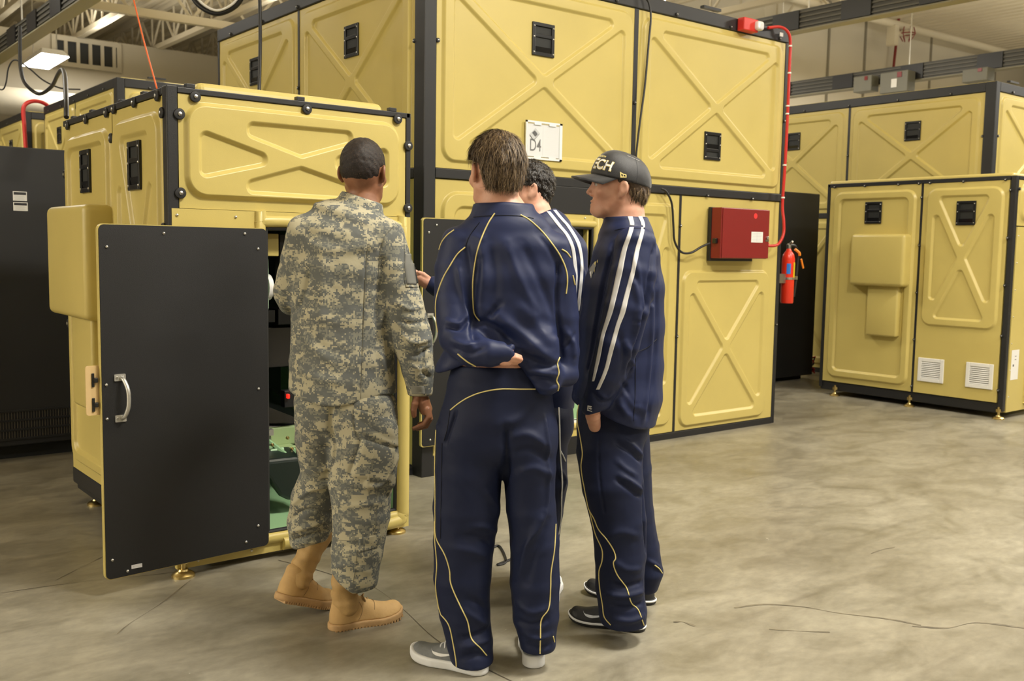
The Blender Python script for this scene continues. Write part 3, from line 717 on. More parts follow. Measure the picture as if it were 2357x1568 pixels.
mb = MB(); mb.tube(smooth_curve([(ex_x, ex_y, z1 + .03), (ex_x + .05, ex_y - .03, z1 + .02), (ex_x + .09, ex_y - .03, z1 - .06), (ex_x + .085, ex_y - .03, z1 - .2), (ex_x + .07, ex_y - .02, z1 - .42)], 6), .013, 8); mb.build('hose', m_rub, ex)
def curved_label(mb, c, R, a0, a1, z0, z1, mi=0):
    A = np.radians(np.linspace(a0, a1, 8)); n = 8
    mb.add([(c[0] + R * math.cos(a), c[1] + R * math.sin(a), z) for z in (z0, z1) for a in A], [(i, i + 1, n + i + 1, n + i) for i in range(n - 1)], mi)
MB().box((6.955, ex_y - .02, z1 - .30), (ex_x - R * .7, ex_y + .03, z1 - .22)).build('wall_bracket', m_steel(), ex)
mb = MB(); curved_label(mb, (ex_x, ex_y), R + .002, 205, 240, z1 - .22, z1 - .13); mb.build('blue_label', mat('label_blue', (.02, .18, .62), .5), ex)
mb = MB(); curved_label(mb, (ex_x, ex_y), R + .002, 268, 318, z1 - .27, z1 - .12); mb.build('yellow_label', mat('label_yellow', (.62, .47, .01), .5), ex)
mb = MB(); mb.tube(smooth_curve([(ex_x + .03, ex_y - .04, z1 - .005), (ex_x + .065, ex_y - .06, z1 - .035), (ex_x + .075, ex_y - .06, z1 - .06)], 4), .012, 6); mb.tube([(ex_x + .10, ex_y - .06, z1 - .09), (ex_x + .135, ex_y - .06, z1 - .17)], .009, 6); mb.build('orange_seal', mat('seal_orange', (.85, .25, .01), .5), ex)

# ------------------------------------------------------------------ near left cabin module
X0, X1, Y0, Y1, TP = 1.46, 2.654, 4.19, 5.82, 2.108
nl = thing('cabin_module', 'near left tan cabin module with its black door open', 'module', ((X0 + X1) / 2, (Y0 + Y1) / 2, 0), 'single-storey cabin modules')
NF, NL = front_face(X0, Y0), left_face(X0, Y1)
MB().box((X0 - .006, Y0 - .006, .06), (X0 + .04, Y0 + .05, TP + .004), 0, .004).build('corner_post', m_black(), nl)
MB().box((X1 - .022, Y0 - .006, 1.59), (X1 + .004, Y0 + .04, TP), 0, .003).build('corner_post', m_black(), nl)
MB().box((X0 + .04, Y0 - .006, TP - .024), (X1, Y0 + .03, TP), 0, .003).build('top_rail', m_black(), nl)
MB().box((X0 - .006, Y0 + .05, TP - .03), (X0 + .03, Y1, TP), 0, .003).build('top_rail', m_black(), nl)
MB().box((X0 + .14, Y0 + .04, TP - .03), (X1 - .12, Y1 - .1, TP + .04), 0, .035).build('roof_panel', m_tan(), nl)
MB().box((X0 + .03, Y0 + .03, TP - .03), (X1 - .01, Y1, TP - .006)).build('roof_deck', m_tan(), nl)
MB().box((X0 + .02, Y0 + .06, .06), (X1 - .05, Y1, .112), 0, .01).build('base_rail', m_black(), nl)
MB().box((X0 - .002, Y0 + .05, .10), (X0 + .04, Y1, .19), 0, .01).build('base_rail', m_black(), nl)
up = panel(nl, NF, .044, X1 - X0 - .024, 1.602, TP - .026, poly_relief((.075, 1.655, 1.125, 2.045), [[(q[0] - X0, q[2]) for q in (on_y(a, b, Y0 - .02) for a, b in pl)][::-1] for pl in ([(462, 300), (612, 357), (612, 378), (462, 408)], [(571, 283), (810, 305), (808, 330), (695, 361), (572, 312)], [(693, 386), (808, 427), (812, 458), (571, 443), (571, 418)], [(774, 362), (892, 343), (892, 432), (774, 388)])]), .008)
D = Y1 - Y0; sx = Y1 - 4.957
hl = panel(nl, NL, .012, sx - .006, .19, TP - .034, frame_relief((.06, .25, sx - .045, 2.0), r=.09, b=.06, up=.022, dn=.02), .010)
hr = panel(nl, NL, sx + .006, D - .055, .19, TP - .034, x_relief((sx + .05, .62, D - .085, 2.01), r=.09, b=.075, w=.035), .010)
MB().box((X0 + .005, 4.951, .19), (X0 + .03, 4.963, TP)).build('joint_strip', m_black(), nl)
flush_handle(hl, NL, Y1 - 5.40, 1.815, .003, .17, .22); flush_handle(hr, NL, Y1 - 4.605, 1.80, .005, .17, .22)
mb = MB(); mb.box((1.325, 4.985, 1.07), (1.50, 5.70, 1.635), 0, .035); mb.build('vent_hood', m_tan(), hl, 70)
mb = MB(); mb.box((1.38, 5.10, .60), (1.50, 5.46, 1.12), 0, .02); mb.build('vent_duct', m_tan(), hl, 70)
for u, v in ((.10, TP - .02), (.45, TP - .02), (.80, TP - .02), (.92, TP - .015), (1.22, TP - .015), (1.53, TP - .02)): fastener(nl, NL.pt(u, v - .012, .006), NL.N, True)
for v in (1.95, 1.25, .7): fastener(nl, NL.pt(sx, v, .004), NL.N, True)
for v in (1.82, 1.0): fastener(nl, NL.pt(.01, v, .002), NL.N, True)
for v in (2.0, 1.515): fastener(nl, NL.pt(D - .045, v, .006), NL.N, True)
for v in (1.995, 1.665): fastener(nl, NF.pt(.046, v, .006), NF.N, True)
for u in (.115, .635, 1.12): fastener(nl, NF.pt(u, TP - .034, .006), NF.N, True)
for v in (1.95, 1.645): fastener(nl, NF.pt(X1 - X0 - .012, v, .006), NF.N, True)
for u in (.1, .61, 1.1): MB().box(NF.pt(u - .02, TP, -.03), NF.pt(u + .02, TP + .02, .0), 0, .003).build('roof_clip', m_black(), nl)
for u in (.15, .5, .98, 1.3): MB().box(NL.pt(u - .02, TP, -.03), NL.pt(u + .02, TP + .014, .0), 0, .003).build('roof_clip', m_black(), nl)
# door surround: opening from the hinge to the right jamb
o0, o1 = 1.885 - X0, 2.59 - X0
ds = door_surround(nl, NF, .008, X1 - X0 + .004, o0, o1, .03, 1.60, 1.535, .118)
for u in (.03, .29, .54, 1.16): screw(ds, NF.pt(u, 1.572, .008), NF.N, .007)
for u in (.1, .35, .62, .9): screw(ds, NF.pt(u, .055, .008), NF.N, .006)
mb = MB(); bumper(mb, NF, [(1.158, .98), (1.158, .90), (1.158, .18), (1.15, .10), (1.08, .065), (.5, .065)], .034, .045); mb.build('door_bumper', m_tan(), ds, 60)
# cabin interior
YI = 4.24
mb = MB()
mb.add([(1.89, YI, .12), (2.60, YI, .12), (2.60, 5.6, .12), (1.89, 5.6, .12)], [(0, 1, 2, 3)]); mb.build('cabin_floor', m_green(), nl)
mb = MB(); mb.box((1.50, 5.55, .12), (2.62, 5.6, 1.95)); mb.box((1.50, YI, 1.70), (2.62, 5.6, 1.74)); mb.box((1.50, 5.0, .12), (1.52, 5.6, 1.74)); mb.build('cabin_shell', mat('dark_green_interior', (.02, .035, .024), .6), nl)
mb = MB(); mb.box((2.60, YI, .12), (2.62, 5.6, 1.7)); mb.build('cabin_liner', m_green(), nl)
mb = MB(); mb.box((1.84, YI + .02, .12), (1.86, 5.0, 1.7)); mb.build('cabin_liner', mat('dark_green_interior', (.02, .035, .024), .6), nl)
def ib(name, px0, py0, px1, py1, y, dpt, m, bev=.004, parent=None):
    a, b = on_y(px0, py0, y), on_y(px1, py1, y); return MB().box((a[0], y, a[2]), (b[0], y + dpt, b[2]), 0, bev).build(name, m, parent or nl)
ib('inner_header', 600, 537, 642, 590, 4.27, .03, m_tan())
ib('recess_pocket', 643, 539, 720, 640, 4.30, .05, m_void())
ib('instrument_rack', 600, 715, 634, 742, 4.62, .2, m_black()); ib('instrument_rack', 640, 712, 720, 745, 4.62, .2, m_black()); ib('instrument_rack', 600, 755, 720, 840, 4.66, .2, m_bgloss())
ib('indicator_lamp', 662, 908, 668, 918, 4.55, .02, emis('red_indicator', (.8, .02, .01), 1.2)); ib('indicator_housing', 655, 900, 700, 935, 4.57, .05, m_black())
gl = ib('wall_box', 590, 592, 621, 715, 4.32, .05, mat('pale_green_paint', (.42, .58, .40), .4), .012)
c = on_y(610, 662, 4.33); mb = MB(); mb.lathe((c[0] + .01, 4.37, c[2]), (1, 0, 0), [(0, .07), (.012, .07), (.016, .062), (.026, .062), (.03, .05), (.036, .03)], 24); mb.build('round_lamp', m_white(), nl, 40)
# seat: back pad, green bracket with bolts, hanging cushion
mb = MB(); a, b = on_y(600, 930, 4.72), on_y(712, 985, 4.72); mb.add([(a[0], 4.72, a[2]), (b[0], 4.72, on_y(700, 975, 4.72)[2]), (b[0], 4.72, b[2]), (a[0], 4.72, b[2]), (a[0], 5.2, a[2] + .05), (b[0], 5.2, a[2]), (b[0], 5.2, b[2]), (a[0], 5.2, b[2])], [(0, 3, 2, 1), (4, 5, 6, 7), (0, 1, 5, 4), (1, 2, 6, 5), (2, 3, 7, 6), (3, 0, 4, 7)]); mb.build('seat_back', m_bgloss(), nl)
mb = MB(); a = on_y(600, 984, 4.69); b = on_y(705, 984, 4.69); mb.tube([a, (a + b) / 2, b], .012, 8); mb.build('seat_piping', m_bgloss(), nl)
m_gb = mat('bracket_green', (.38, .50, .24), .4)
mb = MB(); a, b = on_y(600, 988, 4.66), on_y(684, 1022, 4.66); mb.box((a[0], 4.66, b[2]), (b[0], 4.69, a[2]), 0, .008); c = on_y(672, 1022, 4.64); mb.box((a[0] + .05, 4.58, c[2] - .012), (c[0], 4.66, c[2]), 0, .004)
mb.build('seat_bracket', m_gb, nl)
mb = MB()
for (x_, y_) in ((604, 1028), (618, 1016)):
    a, b = on_y(x_, y_, 4.60), on_y(x_ + 52, y_ + 40, 4.46); mb.tube([a, b], .012, 6)
for (xa, ya, xb, yb) in ((622, 1040, 652, 1034), (630, 1052, 668, 1048)):
    mb.tube([on_y(xa, ya, 4.54), on_y(xb, yb, 4.54)], .012, 6)
a, b = on_y(600, 1030, 4.57), on_y(640, 1062, 4.57); mb.box((a[0], 4.56, b[2]), (b[0], 4.58, a[2])); a, b = on_y(655, 1034, 4.56), on_y(680, 1046, 4.56); mb.box((a[0], 4.55, b[2]), (b[0], 4.6, a[2]), 0, .005)
mb.build('seat_slide', mat('seafoam_green_paint', (.30, .50, .27), .4), nl)
for (px, py) in ((637, 1042), (646, 1053), (661, 1008), (626, 1024), (671, 1033)):
    p = on_y(px, py, 4.53); MB().lathe(p, (0, -1, 0), [(0, .009), (.008, .009), (.012, .005)], 8).build('bolt', m_brass(), nl)
mb = MB(); a, b = on_y(613, 988, 4.62), on_y(626, 1001, 4.62); mb.box((a[0], 4.60, b[2]), (b[0], 4.63, a[2])); mb.tube([on_y(619, 1001, 4.62), on_y(622, 1034, 4.62)], .01, 6); mb.build('catch', m_alu(), nl)
cu_ = [(600, 1062), (690, 1052), (705, 1075), (705, 1140), (690, 1150), (665, 1155), (645, 1145), (620, 1105), (600, 1085)]
fr_, bk = [on_y(x_, y_, 4.42) for x_, y_ in cu_], [on_y(x_, y_, 4.42) + np.array([0.02, .16, .03]) for x_, y_ in cu_]; n = len(cu_)
mb = MB(); mb.add(fr_ + bk, [tuple(range(n - 1, -1, -1)), tuple(range(n, 2 * n))] + [(i, (i + 1) % n, n + (i + 1) % n, n + i) for i in range(n)]); so = mb.build('seat_cushion', mat('dark_green_vinyl', (.012, .02, .016), .32, bump=.4, bscale=25), nl)
bv = so.modifiers.new('b', 'BEVEL'); bv.width = .02; bv.segments = 3
# the open black door, folded back almost flat
ang = math.atan2(4.176 - 4.104, 1.885 - 1.137)
FD = Face((1.137, 4.104, 0), (math.cos(ang), math.sin(ang), 0), (math.sin(ang), -math.cos(ang), 0)); DWd = .748
dm = MB(); rounded_prism(dm, FD, 0, DWd, .072, 1.526, .025, -.002, .016, 0); rounded_prism(dm, FD, .004, DWd, .075, 1.523, .022, .016, .019, 1)
do = dm.build('door', [m_tan(), m_door()], nl)
for px, py in ((239, 568), (600, 573), (374, 537), (568, 538), (238, 884), (240, 962), (601, 897), (252, 1285), (288, 1311), (571, 1251), (600, 1214)):
    p = on_y(px, py, 4.12); u = (p[0] - 1.137) / math.cos(ang); screw(do, FD.pt(u, p[2], .019), FD.N, .0065)
pull_handle(do, FD, .075, .822, .019, .168, .046)
lp = MB(); rounded_prism(lp, FD, -.05, .02, .757, .958, .01, -.012, -.006, 0); lpo = lp.build('latch_plate', mat('tan_plate', (.70, .50, .24), .45), do)
for v in (.90, .80):
    lk = MB(); FD.box(lk, -.028, -.018, v - .028, v + .028, -.006, .0, 0, .002); FD.box(lk, -.022, -.006, v - .01, v + .01, -.006, .008, 0, .003); lk.build('latch', m_bgloss(), do)
lb = MB(); FD.box(lb, .108, .152, .10, .116, .019, .0198); lbo = lb.build('data_label', mat('label_silver', (.7, .7, .72), .4), do)
lb = MB()
for k in range(4): FD.box(lb, .114 + k * .009, .120 + k * .009, .106, .110, .0198, .0200)
lb.build('print', m_grey, do)
for x_, y_ in ((1.49, 4.172), (1.53, 5.62), (2.60, 4.21), (2.60, 5.6)): levelling_foot(nl, x_, y_, .105)

# ------------------------------------------------------------------ right-hand cabin module
X0, X1, Y0, Y1, TP = 8.86, 10.05, 4.10, 5.99, 2.165
rm = thing('cabin_module', 'right-hand tan cabin module with two white vent grilles', 'module', ((X0 + X1) / 2, (Y0 + Y1) / 2, 0), 'single-storey cabin modules')
RF, RL = front_face(X0, Y0), left_face(X0, Y1); D = Y1 - Y0; sx = Y1 - 4.966
MB().box((X0 - .006, Y0 - .006, .07), (X0 + .042, Y0 + .042, TP), 0, .004).build('corner_post', m_black(), rm)
MB().box((X0 - .006, Y1 - .025, .08), (X0 + .04, Y1 + .006, TP), 0, .004).build('corner_post', m_black(), rm)
MB().box((X0 - .006, Y0 + .05, TP - .035), (X0 + .03, Y1, TP), 0, .003).build('top_rail', m_black(), rm)
MB().box((X0 + .05, Y0 - .006, TP - .03), (X1, Y0 + .03, TP), 0, .003).build('top_rail', m_black(), rm)
MB().box((X0 + .01, Y0 + .03, TP - .02), (X1, Y1, TP + .03), 0, .025).build('roof_panel', m_tan(), rm)
MB().box((X0 + .01, Y0 + .04, .05), (X0 + .06, Y1, .142), 0, .01).build('base_rail', m_black(), rm)
MB().box((X0 + .06, Y0 + .05, .095), (X1, Y1, 2.1)).build('inner_core', m_void(), rm)
MB().box((X0 - .002, Y0 + (Y1 - sx) - Y0 - .01, .14), (X0 + .03, Y1 - sx + .01, TP)).build('joint_strip', m_black(), rm)
hl = panel(rm, RL, .03, sx - .012, .145, TP - .037, frame_relief((.085, .20, sx - .06, 2.07), r=.09, b=.07), .016)
hr = panel(rm, RL, sx + .012, D - .055, .145, TP - .037, x_relief((sx + .06, .80, D - .10, 2.07), r=.09, b=.07, w=.035), .016)
flush_handle(hl, RL, Y1 - 5.465, 1.865, .003, .18, .215); flush_handle(hr, RL, Y1 - 4.53, 1.845, .005, .18, .22)
mb = MB(); mb.box((8.72, 5.04, 1.15), (8.9, 5.62, 1.655), 0, .035); hd = mb.build('vent_hood', m_tan(), hl, 70)
V = hd.data.vertices
for v in V:
    if v.co.x > 8.80: v.co.y += .06 if v.co.y > 5.3 else 0
mb = MB(); mb.box((8.79, 5.125, .66), (8.9, 5.455, 1.16), 0, .018); mb.build('vent_duct', m_tan(), hl, 70)
def louvre(parent, F, u, v, w, h):
    fr = MB(); t = .035
    F.box(fr, u - w / 2, u - w / 2 + t, v - h / 2, v + h / 2, 0, .014, 0, .004); F.box(fr, u + w / 2 - t, u + w / 2, v - h / 2, v + h / 2, 0, .014, 0, .004)
    F.box(fr, u - w / 2 + t, u + w / 2 - t, v + h / 2 - t, v + h / 2, 0, .014, 0, .004); F.box(fr, u - w / 2 + t, u + w / 2 - t, v - h / 2, v - h / 2 + t, 0, .014, 0, .004)
    g = fr.build('vent_grille', m_white(), parent)
    bk = MB(); F.box(bk, u - w / 2 + t, u + w / 2 - t, v - h / 2 + t, v + h / 2 - t, .0, .003); bk.build('grille_back', mat('grille_shadow', (.12, .11, .09), .7), parent)
    n = 9
    for k in range(n):
        vv = v - h / 2 + t + (h - 2 * t) * (k + .5) / n; s_ = MB()
        s_.add([F.pt(u - w / 2 + t, vv - .005, .013), F.pt(u + w / 2 - t, vv - .005, .013), F.pt(u + w / 2 - t, vv + .006, .004), F.pt(u - w / 2 + t, vv + .006, .004), F.pt(u - w / 2 + t, vv - .006, .012), F.pt(u + w / 2 - t, vv - .006, .012)], [(0, 1, 2, 3), (4, 5, 1, 0)])
        s_.build('slat', m_white(), g)
louvre(hr, RL, Y1 - 4.785, .372, .255, .225); louvre(hr, RL, Y1 - 4.32, .372, .25, .23)
for u in (.08, .42, .78, .99, 1.1, 1.42, 1.8): fastener(rm, RL.pt(u, TP - .032, .006), RL.N, False)
for v in (2.0, 1.55, 1.1, .65, .2): fastener(rm, RL.pt(sx, v, .003), RL.N, False)
for v in (2.04, 1.62, 1.2, .75, .26): fastener(rm, RL.pt(D - .04, v, .006), RL.N, False)
fastener(rm, RF.pt(.05, 2.05, .006), RF.N, False)
rs = door_surround(rm, RF, .055, 1.19, .42, 1.12, .06, 1.72, 1.65, .14)
panel(rm, RF, .055, 1.19, 1.73, TP - .035, x_relief((.10, 1.78, 1.15, 2.1), b=.05, w=.04), .02)
for v in np.arange(.2, 1.7, .24): screw(rs, RF.pt(.085, v, .008), RF.N, .006)
mb = MB(); RF.box(mb, .10, .24, .35, .62, .008, .0095); mb.build('data_sheet', m_white(), rs)
mb = MB(); RF.box(mb, .16, .19, .56, .565, .0095, .01); RF.box(mb, .16, .19, .53, .535, .0095, .01); RF.box(mb, .13, .15, .47, .49, .0095, .01); mb.build('print', m_ink, rs)
for x_, y_ in ((8.85, 5.80), (8.85, 4.98), (8.86, 4.13), (9.9, 4.15)): levelling_foot(rm, x_, y_, .11)

# ------------------------------------------------------------------ black equipment cabinets
def cabinet(lab, x0, x1, y0, y1, z0, z1, grille):
    t = thing('equipment_cabinet', lab, 'cabinet', ((x0 + x1) / 2, (y0 + y1) / 2, 0), 'black equipment cabinets')
    MB().box((x0, y0, z0), (x1, y1, z1), 0, .008).build('body', mat('cabinet_black', (.017, .017, .018), .5, var=.15, vscale=2, bump=.3, bscale=400), t)
    MB().box((x0 + .08, y0 + .1, 0), (x1 - .08, y1 - .1, z0)).build('plinth', m_void(), t)
    if grille:
        F = front_face(0, y0)
        g = MB()
        for k in range(4): F.box(g, x0 + .05, x1 - .05, .14 + k * .062, .152 + k * .062, .0, .012)
        g.build('grille_rail', m_black(), t)
        n = int((x1 - x0) / .017); g = MB()
        for k in range(n): F.box(g, x0 + .05 + k * .017, x0 + .053 + k * .017, .14, .34, .001, .006)
        go = g.build('grille_wire', mat('grille_wire', (.10, .085, .06), .5), t); go['kind'] = 'stuff'
    return t
cb = cabinet('black equipment cabinet with two white labels at left edge', .55, 2.3, 7.07, 7.95, .10, 2.06, True)
CF = front_face(0, 7.07)
for k, (pa_, pb) in enumerate((((30, 440), (63, 463)), ((31, 465), (65, 486)))):
    a, b = on_y(*pa_, 7.06), on_y(*pb, 7.06); mb = MB(); CF.box(mb, a[0], b[0], b[2], a[2], 0, .002); l = mb.build('rating_label', m_white(), cb)
    mb = MB(); w = b[0] - a[0]; h = a[2] - b[2]
    CF.box(mb, a[0] + w * .06, b[0] - w * .06, a[2] - h * .36, a[2] - h * .08, .002, .0026, 0)
    for j in range(5): CF.box(mb, a[0] + w * (.1 + .05 * (j % 2)), b[0] - w * (.15 + .07 * (j % 3)), b[2] + h * (.1 + .1 * j), b[2] + h * (.13 + .1 * j), .002, .0026, 1)
    mb.build('print', [m_ink, m_grey], l)
cabinet('black equipment cabinet behind the fire extinguisher', 8.6, 9.84, 6.76, 7.5, .05, 2.137, False)
mb = MB(); q0 = on_floor(1872, 862)
for k in range(5): mb.tube(smooth_curve([q0 + np.array([RNG.uniform(-.12, .0), RNG.uniform(-.05, .08), .02 + .05 * j]) for j in range(5)], 4), .01, 5, k % 2)
tag(mb.build('cable_bundle', [m_hose, m_rub]), 'tangle of red and black cables on floor beside black cabinet', 'cables')
mb = MB(); q0 = on_floor(1965, 905); mb.tube(smooth_curve([q0, q0 + np.array([.1, -.06, .03]), q0 + np.array([.14, -.2, .012]), q0 + np.array([.05, -.32, .012])], 5), .012, 6)
tag(mb.build('blue_cable', mat('blue_cable', (.04, .16, .42), .4)), 'short blue cable on the floor under the vented cabin', 'cable')

# ------------------------------------------------------------------ hanging cables
PD = lambda px, py, dd: at(px, py, dd)
cord('hanging_cord', [PD(597, -60, 5.9), PD(598, 0, 5.9), PD(599, 100, 5.9), PD(597, 190, 5.88), PD(596, 230, 5.86)], .011, m_rub, 'black cord hanging straight in front of the tall module')
cord('cable_loop', [PD(425, -70, 7.5), PD(440, -15, 7.5), PD(462, 15, 7.5), PD(500, 31, 7.5), PD(540, 15, 7.5), PD(560, -15, 7.5), PD(575, -70, 7.5)], .020, m_rub, 'thick black cable loop hanging at the top edge')
cord('cable_loop_highlight', [PD(434, -70, 7.47), PD(448, -17, 7.47), PD(468, 10, 7.47), PD(500, 24, 7.47), PD(534, 10, 7.47), PD(552, -17, 7.47), PD(566, -70, 7.47)], .009, m_white(), 'painted white highlight along the inside of the thick black loop')  # white tube painting the highlight on the black loop
cord('power_drop', [PD(46, 60, 8.2), PD(46, 110, 8.2), PD(48, 160, 8.2), PD(60, 195, 8.2), PD(90, 216, 8.2), PD(118, 200, 8.0), PD(133, 172, 7.6), PD(143, 160, 7.2), PD(149, 175, 6.6), PD(152, 220, 6.2), PD(153, 270, 6.05)], .015, m_rub, 'thick black power drop looping down to the near left cabin')
cord('thin_drop', [PD(-10, 202, 9), PD(6, 206, 9), PD(14, 190, 9), PD(20, 155, 9), PD(36, 138, 9), PD(70, 160, 9), PD(100, 185, 9), PD(140, 203, 9), PD(185, 206, 9)], .007, m_rub, 'thin black cable curving below the lit lamp')
cord('orange_line', [PD(303, -20, 6.2), PD(330, 90, 6.0), PD(361, 203, 5.7)], .005, mat('orange_line', (.75, .13, .02), .5), 'thin orange line slanting down to the near left cabin')
cord('red_hose', [PD(60, 350, 13.95), PD(56, 290, 13.95), PD(54, 250, 13.95), PD(65, 236, 14), PD(85, 233, 14.1), PD(105, 240, 14.2), PD(120, 255, 14.3)], .028, m_hose, 'red hose arching over the far left module', 'hose')
# ------------------------------------------------------------------ people: sculpting kit
# A figure is sculpted as a distance field from tapered elliptical limbs and meshed, so every garment is one smooth surface.
class Sculpt:
    def __init__(s, dist):
        s.dist = dist; s.base = CP * np.array([1, 1, 0]) + HD * dist; s.mpp = dist / FPX; s.parts = []
    def fp(s, px, py, off=0.0):
        """pixel -> figure frame (right, away, up)"""
        p = at(px, py, s.dist + off) - s.base; return np.array([p @ RT, p @ HD, p[2]])
    def wp(s, q):
        q = np.asarray(q, float); return s.base + q[..., 0:1] * RT + q[..., 1:2] * HD + q[..., 2:3] * np.array([0, 0, 1.0])
    def nodes(s, rows, sc=1.0):
        out = []
        for r in rows:
            px, py, off, rw = r[:4]; rd = r[4] if len(r) > 4 else rw; k = (s.dist + off) / FPX
            out.append((s.fp(px, py, off), rw * k * sc, rd * k * sc))
        return out
def seg_sd(P, A, B, ra, rb, capf=.75):
    d = B - A; L2 = max(d @ d, 1e-12); ax = d / math.sqrt(L2)
    fw = np.array([0, 1.0, 0]); sd = np.cross(ax, fw)
    if np.linalg.norm(sd) < .25: sd = np.cross(ax, np.array([0, 0, 1.0]))
    sd /= np.linalg.norm(sd); ed = np.cross(sd, ax)
    q = P - A; tt = q @ d / L2; t = np.clip(tt, 0, 1)
    a = ra[0] + (rb[0] - ra[0]) * t; b = ra[1] + (rb[1] - ra[1]) * t
    u = q @ sd; v = q @ ed; w = (tt - t) * math.sqrt(L2); c = np.minimum(a, b) * capf
    ua, vb, wc = u / a, v / b, w / c
    k0 = np.sqrt(ua * ua + vb * vb + wc * wc) + 1e-6; k1 = np.sqrt((ua / a) ** 2 + (vb / b) ** 2 + (wc / c) ** 2) + 1e-6
    return k0 * (k0 - 1) / k1
def smin(a, b, k):
    h = np.clip(.5 + .5 * (b - a) / k, 0, 1); return b + (a - b) * h - k * h * (1 - h)
def smax(a, b, k): return -smin(-a, -b, k)
def chain_sd(P, nodes, k=.006, capf=.75):
    D = None
    for i in range(len(nodes) - 1):
        (A, a0, b0), (B, a1, b1) = nodes[i], nodes[i + 1]; d = seg_sd(P, A, B, (a0, b0), (a1, b1), capf)
        D = d if D is None else smin(D, d, k)
    return D
def ell_sd(P, c, r, R=None):
    q = P - np.asarray(c)
    if R is not None: q = q @ R
    r = np.asarray(r); k0 = np.linalg.norm(q / r, axis=1) + 1e-6; k1 = np.linalg.norm(q / (r * r), axis=1) + 1e-6
    return k0 * (k0 - 1) / k1
def surface(fn, lo, hi, h):
    """mesh the zero level of fn on a grid of step h; only cells near the surface are evaluated"""
    lo = np.asarray(lo, float); hi = np.asarray(hi, float); B = 4
    nb = np.ceil((hi - lo) / (h * B)).astype(int) + 1
    cs = [lo[i] + (np.arange(nb[i]) + .5) * h * B for i in range(3)]
    G = np.stack(np.meshgrid(*cs, indexing='ij'), -1).reshape(-1, 3)
    D = fn(G).reshape(nb); act = np.abs(D) < h * B * 1.6
    n = nb * B
    Fv = np.repeat(np.repeat(np.repeat(np.where(D < 0, -1.0, 1.0), B, 0), B, 1), B, 2)
    idx = np.argwhere(act); off = np.stack(np.meshgrid(*[np.arange(B)] * 3, indexing='ij'), -1).reshape(-1, 3)
    I = (idx[:, None, :] * B + off[None]).reshape(-1, 3)
    vals = np.empty(len(I))
    for s0 in range(0, len(I), 400000):
        vals[s0:s0 + 400000] = fn(lo + I[s0:s0 + 400000] * h)
    Fv[I[:, 0], I[:, 1], I[:, 2]] = vals
    Fv[0] = Fv[-1] = 1; Fv[:, 0] = Fv[:, -1] = 1; Fv[:, :, 0] = Fv[:, :, -1] = 1
    ins = Fv < 0
    c = [ins[i:n[0] - 1 + i, j:n[1] - 1 + j, k:n[2] - 1 + k] for i in (0, 1) for j in (0, 1) for k in (0, 1)]
    sm = sum(x.astype(np.int8) for x in c); cell = np.argwhere((sm > 0) & (sm < 8))
    vid = np.full(n - 1, -1, np.int64); vid[cell[:, 0], cell[:, 1], cell[:, 2]] = np.arange(len(cell))
    acc = np.zeros((len(cell), 3)); cnt = np.zeros(len(cell))
    cor = [np.array(x) for x in ((0, 0, 0), (1, 0, 0), (0, 1, 0), (1, 1, 0), (0, 0, 1), (1, 0, 1), (0, 1, 1), (1, 1, 1))]
    f = [Fv[cell[:, 0] + o[0], cell[:, 1] + o[1], cell[:, 2] + o[2]] for o in cor]
    for a, b in ((0, 1), (2, 3), (4, 5), (6, 7), (0, 2), (1, 3), (4, 6), (5, 7), (0, 4), (1, 5), (2, 6), (3, 7)):
        x = (f[a] < 0) != (f[b] < 0); t = np.where(x, f[a] / np.where(x, f[a] - f[b], 1), 0)
        acc += np.where(x[:, None], cor[a] + t[:, None] * (cor[b] - cor[a]), 0); cnt += x
    V = lo + (cell + acc / cnt[:, None]) * h; Q = []
    for ax in range(3):
        o1, o2 = [(1, 2), (2, 0), (0, 1)][ax]; sl0 = [slice(None)] * 3; sl1 = [slice(None)] * 3; sl0[ax] = slice(0, -1); sl1[ax] = slice(1, None)
        a, b = ins[tuple(sl0)], ins[tuple(sl1)]; E = np.argwhere(a != b)
        E = E[(E[:, o1] > 0) & (E[:, o2] > 0) & (E[:, o1] < n[o1] - 1) & (E[:, o2] < n[o2] - 1)]
        e1 = np.zeros(3, int); e1[o1] = 1; e2 = np.zeros(3, int); e2[o2] = 1
        g = lambda X: vid[X[:, 0], X[:, 1], X[:, 2]]
        q = np.stack([g(E - e1 - e2), g(E - e2), g(E), g(E - e1)], 1); fl = ~a[E[:, 0], E[:, 1], E[:, 2]]
        q[fl] = q[fl][:, ::-1]; Q.append(q)
    Q = np.concatenate(Q); Q = Q[(Q >= 0).all(1)]
    return V, Q
def vnormals(V, Q):
    n = np.cross(V[Q[:, 2]] - V[Q[:, 0]], V[Q[:, 3]] - V[Q[:, 1]]); N = np.zeros_like(V)
    for i in range(4): np.add.at(N, Q[:, i], n)
    return N / np.maximum(np.linalg.norm(N, axis=1, keepdims=True), 1e-12)
def relax(V, Q, it=2, lam=.5):
    E = np.concatenate([Q[:, [0, 1]], Q[:, [1, 2]], Q[:, [2, 3]], Q[:, [3, 0]]]); deg = np.bincount(E.ravel(), minlength=len(V)).astype(float)
    for _ in range(it):
        A = np.zeros_like(V); np.add.at(A, E[:, 0], V[E[:, 1]]); np.add.at(A, E[:, 1], V[E[:, 0]])
        V = V + lam * (A / deg[:, None] - V)
    return V
def bounds(nodes_list, pad=.03):
    lo = np.array([1e9] * 3); hi = -lo
    for nd in nodes_list:
        for (c, a, b) in nd:
            r = max(a, b); lo = np.minimum(lo, c - r); hi = np.maximum(hi, c + r)
    return lo - pad, hi + pad
